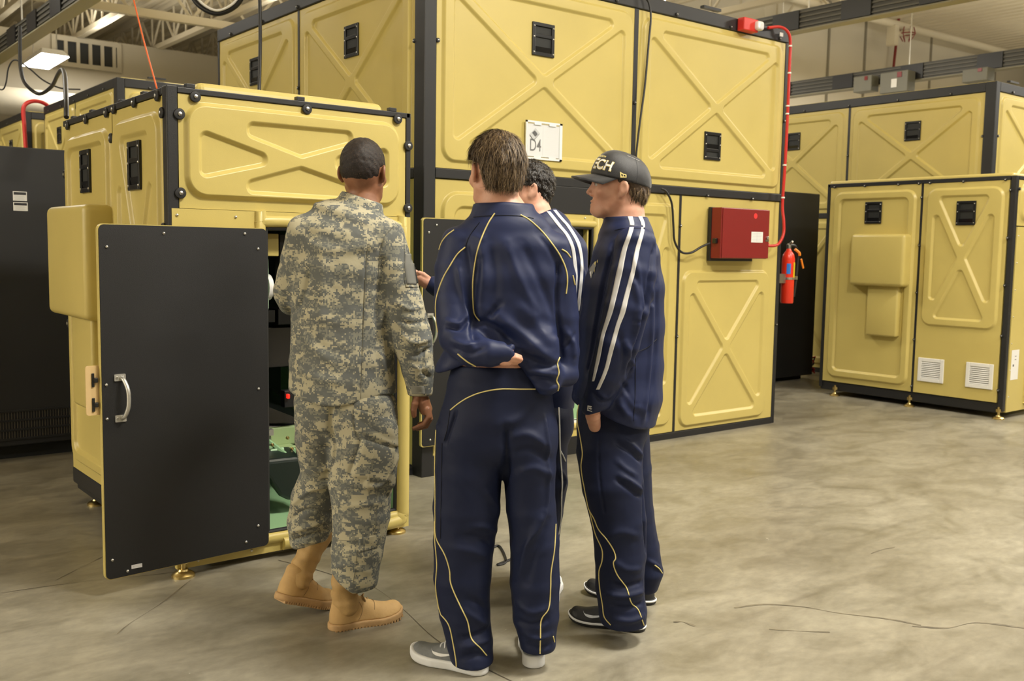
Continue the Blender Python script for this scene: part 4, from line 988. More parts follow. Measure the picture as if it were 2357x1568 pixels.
def fbm(P, sc, seed=0, oct_=2):
    out = np.zeros(len(P)); R = np.random.default_rng(seed)
    for o in range(oct_):
        for k in range(5):
            d = R.normal(size=3); d /= np.linalg.norm(d); out += np.sin(P @ d * sc * (1.9 ** o) * R.uniform(.7, 1.4) + R.uniform(0, 6.28)) * (.55 ** o)
    return out / 3.0
def seg_dist(P, L):
    D = np.full(len(P), 1e9)
    for i in range(len(L) - 1):
        a, e = L[i], L[i + 1] - L[i]; t = np.clip((P - a) @ e / max(e @ e, 1e-12), 0, 1)
        D = np.minimum(D, np.linalg.norm(P - a - t[:, None] * e, axis=1))
    return D
class Cloth:
    """meshed garment in world space with ray casting from the viewpoint for seams, piping and folds"""
    def __init__(s, sc, fn, nodes_list, h, relax_it=2, pad=.03):
        lo, hi = bounds(nodes_list, pad); V, Q = surface(fn, lo, hi, h); V = relax(V, Q, relax_it); s.sc = sc; s.Q = Q; s.V = sc.wp(V); s.fix()
    def fix(s): s.N = vnormals(s.V, s.Q); s.bvh = None
    def tree(s):
        if s.bvh is None: s.bvh = BVHTree.FromPolygons([tuple(v) for v in s.V], [tuple(q) for q in s.Q])
        return s.bvh
    def hit(s, px, py):
        r = ray(px, py); r = r / np.linalg.norm(r); h = s.tree().ray_cast(Vector(CP), Vector(r))
        return None if h[0] is None else (np.array(h[0]), np.array(h[1]))
    def trace(s, px, n=5):
        C = smooth_curve([(a, b, 0) for a, b in px], n); out = []
        for c in C:
            h = s.hit(c[0], c[1])
            if h is not None:
                if out and np.linalg.norm(h[0] - out[-1][0]) > .09: continue
                out.append(h)
        return out
    def folds(s, rows):
        """rows: (pixel line, half width m, height m): cloth ridges (+) and creases (-)"""
        T = [(np.array([h[0] for h in s.trace(px, 4)]), w, a) for px, w, a in rows]; D = np.zeros(len(s.V))
        for L, w, a in T:
            if len(L) < 2: continue
            lo, hi = L.min(0) - 3 * w, L.max(0) + 3 * w; m = ((s.V > lo) & (s.V < hi)).all(1); P = s.V[m]
            if not len(P): continue
            d = seg_dist(P, L)
            e = np.minimum(np.linalg.norm(P - L[0], axis=1), np.linalg.norm(P - L[-1], axis=1)); tp = np.clip(.35 + e / (3 * w), 0, 1)
            D[m] += a * np.exp(-(d / w) ** 2) * tp
        s.V = s.V + s.N * D[:, None]; s.fix()
    def rumple(s, amp, sc, stretch=(1, 1, 1), seed=0, mask=None):
        P = (s.V - s.sc.base) * np.array(stretch); d = amp * fbm(P, sc, seed, 3)
        if mask is not None: d = d * mask(s.V)
        s.V = s.V + s.N * d[:, None]; s.fix()
    def build(s, name, m, parent):
        me = bpy.data.meshes.new(name); me.from_pydata(s.V.tolist(), [], s.Q.tolist())
        for k in (m if isinstance(m, (list, tuple)) else [m]): me.materials.append(k)
        me.polygons.foreach_set('use_smooth', [True] * len(s.Q)); me.update(); return link(name, me, parent)
def piping(cl, name, lines, r, m, parent, lift=.0008):
    for L in lines:
        T = cl.trace(L, 6)
        if len(T) < 2: continue
        P = np.array([a + b * lift for a, b in T]); P = np.vstack([P[:1], (P[:-2] + 2 * P[1:-1] + P[2:]) / 4, P[-1:]]) if len(P) > 3 else P
        MB().tube(P, r, 6).build(name, m, parent, 80)
def ribbon(cl, name, rows, m, parent, lift=.0016, across=5):
    """rows: (py, x left, x right)"""
    A = smooth_curve([(b, a, 0) for a, b, c in rows], 8); B = smooth_curve([(c, a, 0) for a, b, c in rows], 8); G = []
    for a, b in zip(A, B):
        row = []
        for t in np.linspace(0, 1, across):
            p = a + (b - a) * t; h = cl.hit(p[0], p[1]); row.append(None if h is None else h)
        G.append(row)
    mb = MB(); idx = {}; V = []
    for i, row in enumerate(G):
        for j, h in enumerate(row):
            if h is not None: idx[i, j] = len(V); V.append(h[0] + h[1] * lift)
    fc = [(idx[i, j], idx[i, j + 1], idx[i + 1, j + 1], idx[i + 1, j]) for i in range(len(G) - 1) for j in range(across - 1) if all(k in idx for k in ((i, j), (i, j + 1), (i + 1, j + 1), (i + 1, j)))
          and np.linalg.norm(V[idx[i, j]] - V[idx[i + 1, j + 1]]) < .06]
    if fc:
        mb.add(V, fc); o = mb.build(name, m, parent, 180); so = o.modifiers.new('t', 'SOLIDIFY'); so.thickness = .0012; so.offset = 1; return o
def patch(cl, name, quad, m, parent, lift=.002, nu=8, nv=8, thick=.0015):
    """a piece of cloth sewn on: quad = four pixels, laid on the garment"""
    a, b, c, d = [np.array(p, float) for p in quad]; V = []; ok = True
    for j in range(nv + 1):
        for i in range(nu + 1):
            s_, t = i / nu, j / nv; p = (a * (1 - s_) + b * s_) * (1 - t) + (d * (1 - s_) + c * s_) * t; h = cl.hit(p[0], p[1])
            V.append(None if h is None else h[0] + h[1] * lift)
    fc = [f for f in [(j * (nu + 1) + i, j * (nu + 1) + i + 1, (j + 1) * (nu + 1) + i + 1, (j + 1) * (nu + 1) + i) for j in range(nv) for i in range(nu)] if all(V[k] is not None for k in f)]
    if not fc: return
    us = sorted({k for f in fc for k in f}); ix = {k: n for n, k in enumerate(us)}
    o = MB().add([V[k] for k in us], [tuple(ix[k] for k in f) for f in fc]).build(name, m, parent, 180); so = o.modifiers.new('t', 'SOLIDIFY'); so.thickness = thick; so.offset = 1; return o
def skin_mat(name, col, col2):
    m = mat(name, col, .48, vscale=22, col2=col2, bump=.12, bscale=500)
    b = m.node_tree.nodes['Principled BSDF']; b.inputs['Subsurface Weight'].default_value = .12; b.inputs['Subsurface Radius'].default_value = (.01, .004, .002)
    return m

# ---- head, in its own frame: x to the person's right, y the way the face looks, z up, origin between the ears (metres)
def head_fn(P, nose=1.0, ears=True):
    d = ell_sd(P, (0, -.012, .036), (.0765, .098, .092))
    d = smin(d, ell_sd(P, (0, -.048, -.005), (.060, .046, .058)), .03)
    d = smin(d, ell_sd(P, (0, .032, -.012), (.063, .060, .078)), .03)
    d = smin(d, ell_sd(P, (0, .052, -.070), (.043, .042, .032)), .028)
    d = smin(d, ell_sd(P, (0, .076, -.079), (.021, .021, .018)), .016)
    for s_ in (-1, 1):
        d = smin(d, chain_sd(P, [(np.array([s_ * .055, .0, -.042]), .016, .02), (np.array([s_ * .044, .035, -.075]), .015, .016), (np.array([s_ * .02, .068, -.088]), .013, .013)]), .02)
        d = smin(d, ell_sd(P, (s_ * .046, .062, -.012), (.020, .018, .016)), .02)
    d = smin(d, ell_sd(P, (0, .080, .036), (.048, .016, .012)), .016)
    for s_ in (-1, 1): d = smax(d, -ell_sd(P, (s_ * .031, .098, .017), (.019, .017, .0125)), .014)
    d = smin(d, chain_sd(P, [(np.array([0, .083, .024]), .0085, .010), (np.array([0, .096, .002]), .0095, .010), (np.array([0, .100 + .005 * nose, -.014]), .0115, .0105)]), .010)
    for s_ in (-1, 1): d = smin(d, ell_sd(P, (s_ * .012, .094, -.020), (.0075, .011, .0075)), .006)
    d = smin(d, ell_sd(P, (0, .088, -.045), (.023, .0125, .0062)), .005); d = smin(d, ell_sd(P, (0, .087, -.0565), (.021, .0125, .0068)), .005)
    d = smax(d, -ell_sd(P, (0, .102, -.0508), (.022, .007, .0016)), .004)
    if ears:
        for s_ in (-1, 1):
            ca, sa = math.cos(.35 * s_), math.sin(.35 * s_); R = np.array([[ca, -sa, 0], [sa, ca, 0], [0, 0, 1.0]])
            e = ell_sd(P, (s_ * .083, -.017, .004), (.0085, .018, .0285), R); e = smin(e, ell_sd(P, (s_ * .078, -.009, -.020), (.007, .010, .012)), .006)
            e = smax(e, -ell_sd(P, (s_ * .0935, -.013, .006), (.006, .0105, .017), R), .005); d = smin(d, e, .006)
    return d
def rotz(a): c, s_ = math.cos(a), math.sin(a); return np.array([[c, -s_, 0], [s_, c, 0], [0, 0, 1.0]])
def rotx(a): c, s_ = math.cos(a), math.sin(a); return np.array([[1, 0, 0], [0, c, -s_], [0, s_, c]])
def roty(a): c, s_ = math.cos(a), math.sin(a); return np.array([[c, 0, s_], [0, 1, 0], [-s_, 0, c]])
class Head:
    def __init__(s, sc, px, py, off, yaw, pitch=0, roll=0, size=1.0):
        s.sc = sc; s.c = sc.fp(px, py, off); s.R = rotz(math.radians(yaw)) @ rotx(math.radians(pitch)) @ roty(math.radians(roll)); s.k = size
    def loc(s, P): return (P - s.c) @ s.R / s.k
    def out(s, q): return s.c + (np.asarray(q, float) * s.k) @ s.R.T
    def world(s, q): return s.sc.wp(s.out(q))
def body_mesh(sc, name, m, parent, head, neck, limbs, hands, nose=1.0, hand_h=.0024):
    """one figure: head and neck, hands, and the trunk and limbs inside the clothes"""
    nk = sc.nodes(neck); V = []; Q = []; o = 0
    def put(v, q):
        nonlocal o; V.append(sc.wp(v)); Q.append(q + o); o += len(v)
    hf = lambda P: smin(head_fn(head.loc(P), nose) * head.k, chain_sd(P, nk), .022)
    lo, hi = bounds([nk], .02); r = .15 * head.k; lo = np.minimum(lo, head.c - r); hi = np.maximum(hi, head.c + r)
    v, q = surface(hf, lo, hi, .0030); put(relax(v, q, 1, .4), q)
    LN = [sc.nodes(l, .72) for l in limbs] + [nk]
    bf = lambda P: np.maximum(np.minimum.reduce([chain_sd(P, n_) for n_ in LN]), .27 - P[:, 2])
    lo, hi = bounds(LN); v, q = surface(bf, lo, hi, .014); put(relax(v, q, 1), q)
    for palm, fingers in hands:
        pn = sc.nodes(palm); fn_ = [sc.nodes(f) for f in fingers]
        def hfn(P):
            d = chain_sd(P, pn, .004)
            for f in fn_: d = smin(d, chain_sd(P, f, .002), .0035)
            return d
        lo, hi = bounds([pn] + fn_, .01); v, q = surface(hfn, lo, hi, hand_h); put(relax(v, q, 1, .4), q)
    V = np.concatenate(V); Q = np.concatenate(Q)
    me = bpy.data.meshes.new(name); me.from_pydata(V.tolist(), [], Q.tolist()); me.materials.append(m)
    me.polygons.foreach_set('use_smooth', [True] * len(Q)); me.update(); return link(name, me, parent)
def face_details(head, body, brow_m, lid_m):
    for s_ in (-1, 1):
        mb = MB(); c = head.world((s_ * .031, .0755, .017)); mb.lathe(c - np.array([0, 0, .0115]), (0, 0, 1), [(0.0001, .001), (.002, .0062), (.006, .0102), (.0115, .0118), (.017, .0102), (.021, .0062), (.023, .001)], 14, 0)
        fw = head.world((s_ * .031, .10, .015)) - head.world((s_ * .031, .08, .015)); fw /= np.linalg.norm(fw); mb.lathe(c + fw * .0108, fw, [(0, .0052), (.0012, .0045), (.0016, .001)], 12, 1)
        mb.build('eye', [mat('eye_white', (.6, .57, .52), .25), mat('dark_iris', (.03, .02, .015), .15)], body, 60)
        MB().tube(smooth_curve([head.world((s_ * a, b_, c_)) for a, b_, c_ in ((.012, .093, .033), (.026, .0925, .036), (.044, .083, .033))], 4), [.0016] + [.0028] * 7 + [.0012], 6).build('eyebrow', brow_m, body)
        MB().tube(smooth_curve([head.world((s_ * a, b_, c_)) for a, b_, c_ in ((.019, .085, .0215), (.031, .0882, .024), (.043, .080, .020))], 4), .0022, 6).build('eyelid', lid_m, body)
def shell(sc, head, fn, h, name, m, parent, rum=0.0, it=1):
    r = .17 * head.k; lo, hi = head.c - r, head.c + r
    v, q = surface(lambda P: fn(head.loc(P)) * head.k, lo, hi, h); v = relax(v, q, it); W = sc.wp(v)
    if rum: W = W + vnormals(W, q) * (rum * fbm(v, 260, 5, 2))[:, None]
    me = bpy.data.meshes.new(name); me.from_pydata(W.tolist(), [], q.tolist()); me.materials.append(m)
    me.polygons.foreach_set('use_smooth', [True] * len(q)); me.update(); return link(name, me, parent), W, q
def strands(W, Q, head, sc, crown, n, ln, wd, mats, name, parent, lift=.006, swirl=.5, keep=None, seed=3, tip_out=.0):
    """locks of hair laid over the hair shell, flowing away from the crown"""
    R = np.random.default_rng(seed); N = vnormals(W, Q); ar = np.linalg.norm(np.cross(W[Q[:, 2]] - W[Q[:, 0]], W[Q[:, 3]] - W[Q[:, 1]]), axis=1)
    f = R.choice(len(Q), n, p=ar / ar.sum()); w4 = R.dirichlet((1, 1, 1, 1), n); P0 = (W[Q[f]] * w4[..., None]).sum(1); N0 = N[Q[f, 0]]
    cw = head.world(crown); dn = np.array([0, 0, -1.0]); segs = 4
    if keep is not None:
        L0 = head.loc(((P0 - sc.base) @ np.stack([RT, HD, [0, 0, 1]]).T)); k_ = keep(L0, R); P0, N0 = P0[k_], N0[k_]; n = len(P0)
    nz = lambda a: a / np.maximum(np.linalg.norm(a, axis=1, keepdims=True), 1e-6); dot = lambda a, b: (a * b).sum(1, keepdims=True)
    aw = P0 - cw; aw -= N0 * dot(aw, N0); l = np.linalg.norm(aw, axis=1, keepdims=True); aw = nz(aw)
    d = aw * np.where(l < .06, 1.0, .75) + dn * (.15 + np.minimum(l, .2) * 3.2) + np.cross(N0, aw) * swirl * np.exp(-l / .05) + R.normal(size=(n, 3)) * .22; d = nz(d - N0 * dot(d, N0))
    s_ = nz(np.cross(N0, d)); L = ln * R.uniform(.6, 1.25, (n, 1)); w = wd * R.uniform(.6, 1.3, (n, 1)); lf = lift * R.uniform(.2, 1.2, (n, 1)); bend = s_ * R.normal(size=(n, 1)) * .12; V = np.zeros((n, segs + 1, 2, 3))
    for k in range(segs + 1):
        t = k / segs; c = P0 + d * L * t + bend * L * t * t + N0 * (lf * math.sin(math.pi * min(t * .8 + .1, 1)) - .002 + tip_out * t * t) + dn * .125 * L * t * t; ww = w * (1 - t) ** .6 * (.55 + .45 * min(1, t * 4)) + .00012
        V[:, k, 0] = c - s_ * ww; V[:, k, 1] = c + s_ * ww + N0 * ww * .5
    q = np.array([(2 * k, 2 * k + 1, 2 * k + 3, 2 * k + 2) for k in range(segs)]); Fc = (np.arange(n)[:, None, None] * (2 * segs + 2) + q[None]).reshape(-1, 4)
    mb = MB(); mb.v = V.reshape(-1, 3).tolist(); mb.f = Fc.tolist(); mb.m = np.repeat(R.integers(len(mats), size=n), segs).tolist(); o = mb.build(name, mats, parent, 180); o['kind'] = 'stuff'; return o
def hair_mat(name, col, col2, rough=.45):
    return mat(name, col, rough, vscale=160, col2=col2, bump=.6, bscale=420, spec=.4)
class Shoe:
    """frame of a shoe: origin under the heel, x to its right, y to the toe, z up"""
    def __init__(s, heel, toe, lift=0.0, toe_lift=0.0):
        h = np.array(heel, float); t = np.array(toe, float); h[2] += lift; t[2] += toe_lift; s.o = h; d = t - h; s.L = np.linalg.norm(d); s.y = d / s.L
        s.x = np.cross(s.y, [0, 0, 1.0]); s.x /= np.linalg.norm(s.x); s.z = np.cross(s.x, s.y)
    def w(s, q): q = np.asarray(q, float); return s.o + q[..., 0:1] * s.x + q[..., 1:2] * s.y + q[..., 2:3] * s.z
    def mesh(s, fn, lo, hi, h, name, m, parent, rum=0.0, it=1):
        v, q = surface(fn, lo, hi, h); v = relax(v, q, it, .4)
        if rum: v = v + vnormals(v, q) * (rum * fbm(v, 45, 2, 3))[:, None]
        me = bpy.data.meshes.new(name); me.from_pydata(s.w(v).tolist(), [], q[:, ::1].tolist()); me.materials.append(m)
        me.polygons.foreach_set('use_smooth', [True] * len(q)); me.update(); s.last = (v, q); return link(name, me, parent)
def foot2d(P, L, wd, grow=0.0):
    k = L / .30; Q = P * np.array([1, 1, 0]); n = [(np.array([0, .036 * k, 0]), .034 * wd + grow, 9), (np.array([.002, .12 * k, 0]), .034 * wd + grow, 9), (np.array([.004, .20 * k, 0]), .047 * wd + grow, 9), (np.array([.002, .252 * k, 0]), .043 * wd + grow, 9)]
    D = None
    for i in range(3):
        A, ra, _ = n[i]; B, rb, _ = n[i + 1]; d = B - A; t = np.clip((Q - A) @ d / (d @ d), 0, 1); dd = np.linalg.norm(Q - A - t[:, None] * d, axis=1) - (ra + (rb - ra) * t); D = dd if D is None else np.minimum(D, dd)
    return D
def spring(P, L): return P[:, 2] - .9 * np.maximum(P[:, 1] / L - .72, 0) ** 2 * L
def sole_fn(L, wd, z0, z1, grow=0.0, rnd=.006):
    def f(P):
        z = spring(P, L); return smax(smax(foot2d(P, L, wd, grow), z - z1, rnd), z0 - z, rnd)
    return f
def N3(*r): return [(np.array(a[:3], float), a[3], a[4] if len(a) > 4 else a[3]) for a in r]
def upper_fn(L, wd, z0, high=.10, shaft=None, ankle=.042, zs=1.0):
    """shoe last: footprint below, dome above, ankle opening at the back"""
    k = L / .30; A = N3((0, .050 * k, .03, .033 * wd, .036), (0, .062 * k, high * zs, ankle * .92, ankle * 1.05)); S = N3(*shaft) if shaft else None
    ty = np.array([-.1, 0, .12, .30, .45, .60, .78, .92, 1.0, 1.2]) * L; tz = np.array([.080, .085, .098, .104, .094, .074, .060, .052, .044, .040]) * zs
    def f(P):
        z = spring(P, L); H = np.interp(P[:, 1], ty, tz); dome = z - H + .30 * H * np.minimum((P[:, 0] / (.046 * wd)) ** 2, 2)
        d = smax(foot2d(P, L, wd, -.001 - .10 * np.maximum(z - .02, 0)), dome * .8, .030)
        d = smin(d, chain_sd(P, A), .02)
        if S: d = smin(d, chain_sd(P, S), .02)
        return smax(d, z0 - z, .003)
    return f
# ------------------------------------------------------------------ soldier in digital camouflage
def camo():
    m = bpy.data.materials.new('digital_camouflage'); m.use_nodes = True; nt = m.node_tree; b = nt.nodes['Principled BSDF']; N = nt.nodes.new; L = nt.links.new
    tc = N('ShaderNodeTexCoord'); mp = N('ShaderNodeMapping'); mp.inputs['Rotation'].default_value = (0, 0, -math.atan2(RT[1], RT[0])); L(tc.outputs['Object'], mp.inputs['Vector'])
    sn = N('ShaderNodeVectorMath'); sn.operation = 'SNAP'; sn.inputs[1].default_value = (.0052, .0052, .0052); L(mp.outputs['Vector'], sn.inputs[0])
    def noise_(sc, det, stretch, loc, rough=.6):
        k = N('ShaderNodeMapping'); k.inputs['Scale'].default_value = stretch; k.inputs['Location'].default_value = loc; L(sn.outputs[0], k.inputs['Vector'])
        n = N('ShaderNodeTexNoise'); n.inputs['Scale'].default_value = sc; n.inputs['Detail'].default_value = det; n.inputs['Roughness'].default_value = rough; L(k.outputs[0], n.inputs['Vector']); return n
    def cr(src, stops):
        r = N('ShaderNodeValToRGB'); r.color_ramp.interpolation = 'CONSTANT'; e = r.color_ramp.elements
        while len(e) < len(stops): e.new(.5)
        for k, (p, c) in zip(e, stops): k.position = p; k.color = (*c, 1)
        L(src, r.inputs['Fac']); return r
    tan, grn, gry = (.44, .405, .285), (.24, .24, .195), (.14, .147, .14)
    a = noise_(15, 4.5, (1, 1, 1.6), (3, 1, 7), .76); c = noise_(16, 4.5, (1, 1, 1.6), (9, 4, 2), .76)
    r1 = cr(a.outputs['Fac'], [(0, gry), (.50, grn), (.56, gry)])
    r2 = cr(c.outputs['Fac'], [(0, (0, 0, 0)), (.525, (1, 1, 1))])
    mx = N('ShaderNodeMix'); mx.data_type = 'RGBA'; L(r2.outputs[0], mx.inputs[0]); L(r1.outputs[0], mx.inputs[6]); mx.inputs[7].default_value = (*tan, 1)
    L(mx.outputs[2], b.inputs['Base Color']); b.inputs['Roughness'].default_value = .85; b.inputs['Specular IOR Level'].default_value = .25
    bp = N('ShaderNodeBump'); bn = N('ShaderNodeTexNoise'); bn.inputs['Scale'].default_value = 60; bn.inputs['Detail'].default_value = 5; L(tc.outputs['Object'], bn.inputs['Vector']); L(bn.outputs['Fac'], bp.inputs['Height']); bp.inputs['Strength'].default_value = .25; bp.inputs['Distance'].default_value = .004; L(bp.outputs['Normal'], b.inputs['Normal'])
    return m
M_CAMO = camo()
S = Sculpt(3.72)
sold = thing('person', 'person in grey digital camouflage uniform and tan boots beside open door', 'person', tuple(S.base))
skin_d = skin_mat('brown_skin', (.29, .13, .068), (.22, .09, .045))
torso = [(828, 486, .01, 46, 42), (815, 512, .0, 98, 60), (803, 548, 0, 122, 74), (793, 620, 0, 120, 80), (784, 730, 0, 114, 80), (786, 830, 0, 120, 84), (789, 935, 0, 130, 94)]
armL = [(706, 532, .0, 42, 52), (688, 600, .02, 40, 48), (668, 668, .06, 38, 44), (672, 690, .17, 33, 36), (712, 690, .36, 27, 28)]
armR = [(888, 540, .0, 42, 52), (910, 620, -.01, 43, 50), (930, 700, -.02, 45, 48), (950, 785, -.03, 46, 46), (963, 850, -.03, 37, 38), (968, 912, -.02, 28, 29)]
collar = [(836, 440, .03, 45, 46), (826, 484, .02, 56, 50)]
ND = [S.nodes(x) for x in (torso, armL, armR, collar)]
zh = lambda P: None
hemL, hemM, hemR = S.fp(663, 893)[2], S.fp(735, 922)[2], S.fp(912, 905)[2]; xa, xb = S.fp(663, 900)[0], S.fp(912, 900)[0]
colz = S.fp(800, 440)[2]; colx0 = S.fp(790, 440)[0]
def jac(P):
    d = chain_sd(P, ND[0], .015); d = smin(d, chain_sd(P, ND[1], .01), .035); d = smin(d, chain_sd(P, ND[2], .01), .03); d = smin(d, chain_sd(P, ND[3], .004), .012)
    t = np.clip((P[:, 0] - xa) / (xb - xa), 0, 1); hz = hemL + (hemR - hemL) * t + (hemM - hemL) * np.sin(math.pi * np.clip(t * 1.15, 0, 1)) * .9
    body = smax(d, hz - P[:, 2], .006); arm = smax(chain_sd(P, ND[2], .01), S.fp(968, 908)[2] - P[:, 2], .004)
    d = np.where(P[:, 0] > S.fp(922, 860)[0], np.minimum(body, arm), body)
    return smax(d, P[:, 2] - (colz - .33 * (P[:, 0] - colx0)), .004)
cj = Cloth(S, jac, ND, .0062)
cj.folds([([(880, 600), (872, 660), (868, 720), (872, 800)], .012, -.014), ([(668, 720), (690, 700), (705, 660), (712, 620)], .012, -.012), ([(905, 520), (885, 545), (872, 580)], .006, -.008), ([(920, 515), (895, 530), (880, 560)], .006, .006),
          ([(846, 560), (838, 680), (834, 800), (832, 900)], .004, -.004), ([(745, 560), (742, 660), (738, 760)], .02, .007), ([(700, 560), (760, 575), (830, 570), (880, 555)], .02, .006),
          ([(920, 700), (945, 712), (975, 706)], .008, .007), ([(915, 735), (945, 745), (985, 740)], .007, -.006), ([(925, 770), (955, 790), (992, 780)], .008, .007), ([(935, 810), (960, 818), (994, 800)], .007, -.008), ([(945, 840), (970, 850), (992, 838)], .007, .006), ([(980, 800), (972, 850), (990, 870)], .008, -.008),
          ([(635, 655), (655, 668), (680, 675)], .007, .006), ([(632, 680), (652, 692), (675, 698)], .006, -.005), ([(690, 760), (720, 800), (770, 830)], .02, .006), ([(880, 760), (860, 820), (850, 880)], .02, -.007), ([(680, 850), (730, 870), (800, 880)], .02, .005), ([(890, 700), (870, 760), (880, 830), (900, 890)], .012, .008)])
cj.rumple(.0016, 26, (1, 1, .7), 4); cj.rumple(.0007, 70, (1, 1, 1), 9)
jk = cj.build('camouflage_jacket', M_CAMO, sold)
# hem stitching, collar, cuff, pocket, patches
m_seam = mat('seam_thread', (.16, .155, .12), .9)
piping(cj, 'seam', [[(846, 562), (840, 660), (836, 760), (832, 860), (830, 918)], [(905, 522), (884, 548), (874, 590), (870, 640)]], .0011, m_seam, jk)
m_cuff = mat('grey_cuff', (.24, .235, .2), .85)
ribbon(cj, 'cuff_band', [(889, 937, 976), (896, 938, 977), (907, 941, 978)], m_cuff, jk, .001)
ribbon(cj, 'arm_pocket', [(560, 932, 948), (600, 930, 952), (640, 930, 958), (662, 934, 962)], M_CAMO, jk, .002)
ribbon(cj, 'grey_patch', [(585, 932, 949), (620, 931, 953), (655, 936, 958)], mat('grey_patch', (.17, .17, .15), .9), jk, .0035)
ribbon(cj, 'orange_patch', [(560, 941, 945), (575, 943, 948), (592, 946, 951)], mat('orange_patch', (.75, .28, .04), .8), jk, .003)
ribbon(cj, 'black_patch', [(607, 951, 954), (630, 954, 958), (652, 957, 961)], mat('black_patch', (.01, .01, .01), .8), jk, .004)
# trousers
pel = [(790, 880, 0, 104, 72), (795, 960, 0, 112, 80)]
legL = [(742, 930, .0, 64, 72), (730, 1010, .01, 50, 62), (738, 1090, .03, 43, 52), (722, 1145, .08, 52, 54), (714, 1200, .12, 54, 54), (716, 1240, .14, 50, 52)]
legR = [(838, 940, -.02, 76, 78), (836, 1030, -.04, 79, 76), (831, 1110, -.06, 75, 68), (832, 1190, -.08, 67, 60), (822, 1270, -.10, 60, 56), (815, 1330, -.11, 55, 52), (812, 1352, -.11, 50, 48)]
pkt = [(880, 985, -.09, 36, 28), (872, 1050, -.10, 46, 32), (868, 1110, -.10, 44, 28)]
TN = [S.nodes(x) for x in (pel, legL, legR, pkt)]
hl0, hl1 = S.fp(668, 1262, .14), S.fp(765, 1232, .14); hr0, hr1 = S.fp(755, 1305, -.11), S.fp(818, 1352, -.11)
def tro(P):
    a = smax(chain_sd(P, TN[1], .012), (hl0[2] + (hl1[2] - hl0[2]) * np.clip((P[:, 0] - hl0[0]) / (hl1[0] - hl0[0]), 0, 1)) - P[:, 2], .01)
    r = smin(chain_sd(P, TN[2], .012), chain_sd(P, TN[3], .01), .02)
    r = smax(r, (hr0[2] + (hr1[2] - hr0[2]) * np.clip((P[:, 0] - hr0[0]) / (hr1[0] - hr0[0]), 0, 1.0)) - P[:, 2], .008)
    return smin(smin(a, r, .02), chain_sd(P, TN[0], .01), .03)
ct = Cloth(S, tro, TN, .0062)
ct.folds([([(765, 925), (760, 980), (768, 1040), (755, 1090)], .010, -.014), ([(690, 960), (720, 985), (755, 990)], .010, .006), ([(690, 1000), (725, 1030), (760, 1030)], .009, -.007), ([(700, 1060), (730, 1085), (758, 1075)], .009, .007), ([(702, 1095), (730, 1108), (760, 1105)], .008, -.010), ([(672, 1165), (710, 1130), (755, 1120)], .010, .009),
          ([(665, 1200), (705, 1175), (760, 1180)], .010, -.008), ([(668, 1225), (715, 1210), (768, 1190)], .010, .010), ([(672, 1245), (715, 1232), (768, 1215)], .007, -.010), ([(690, 1250), (730, 1246), (765, 1238)], .008, .008),
          ([(812, 930), (818, 985), (830, 1010)], .008, -.007), ([(830, 1015), (815, 1060), (800, 1100)], .007, -.009), ([(820, 960), (880, 1000), (915, 1020)], .006, -.006), ([(862, 1040), (850, 1080), (845, 1120)], .008, .008), ([(912, 1060), (880, 1115), (845, 1122)], .008, .009), ([(775, 1110), (830, 1130), (895, 1125)], .008, -.007), ([(770, 1160), (820, 1165), (880, 1155)], .012, .005), ([(780, 1260), (820, 1255), (870, 1262)], .010, -.005), ([(765, 1310), (800, 1300), (850, 1320)], .010, .006), ([(868, 1150), (866, 1220), (862, 1270)], .006, .005)])
ct.rumple(.0018, 24, (1, 1, .7), 8); ct.rumple(.0007, 70, (1, 1, 1), 19)
tr = ct.build('camouflage_trousers', M_CAMO, sold)
piping(ct, 'seam', [[(868, 1130), (866, 1190), (862, 1235)], [(822, 1270), (818, 1310), (812, 1345)], [(770, 1243), (820, 1245), (880, 1236)], [(838, 1290), (870, 1272)]], .0011, m_seam, tr)
patch(ct, 'cargo_pocket', [(834, 1010), (908, 1034), (898, 1112), (806, 1098)], M_CAMO, tr, .004)
patch(ct, 'cargo_flap', [(817, 938), (910, 972), (914, 1030), (816, 992)], M_CAMO, tr, .006)
patch(ct, 'calf_pocket', [(826, 1238), (876, 1230), (866, 1262), (824, 1272)], M_CAMO, tr, .003)
# body
neckS = [(840, 425, .03, 35, 38), (834, 462, .02, 37, 40), (828, 500, .0, 52, 42)]
hS = Head(S, 837, 402, .03, -11, -6, 0, 1.02)
handR = ([(966, 905, -.02, 16, 20), (972, 924, -.02, 17, 22), (981, 944, -.015, 15, 22)],
         [[(984, 942, -.045, 7.5), (988, 960, -.05, 6.8), (976, 977, -.045, 6.0), (952, 987, -.035, 5.0)],
          [(986, 945, -.02, 7.5), (990, 964, -.02, 6.8), (981, 981, -.01, 6.0), (960, 988, .0, 5.0)],
          [(985, 945, .005, 7.2), (988, 964, .01, 6.4), (979, 979, .02, 5.8), (962, 984, .03, 4.8)],
          [(981, 944, .025, 6.5), (984, 960, .03, 5.8), (976, 973, .035, 5.0), (964, 977, .04, 4.4)],
          [(962, 916, -.045, 9.5), (955, 930, -.055, 8.5), (952, 944, -.055, 7.2), (953, 958, -.05, 6.0)]])
bS = body_mesh(S, 'body', skin_d, sold, hS, neckS, [torso[1:], armL, armR, pel, legL, legR], [handR])
hm = [hair_mat('black_buzz_hair', (.022, .013, .009), (.008, .005, .004), .6), hair_mat('buzz_hair_tips', (.13, .08, .05), (.05, .03, .018), .6)]
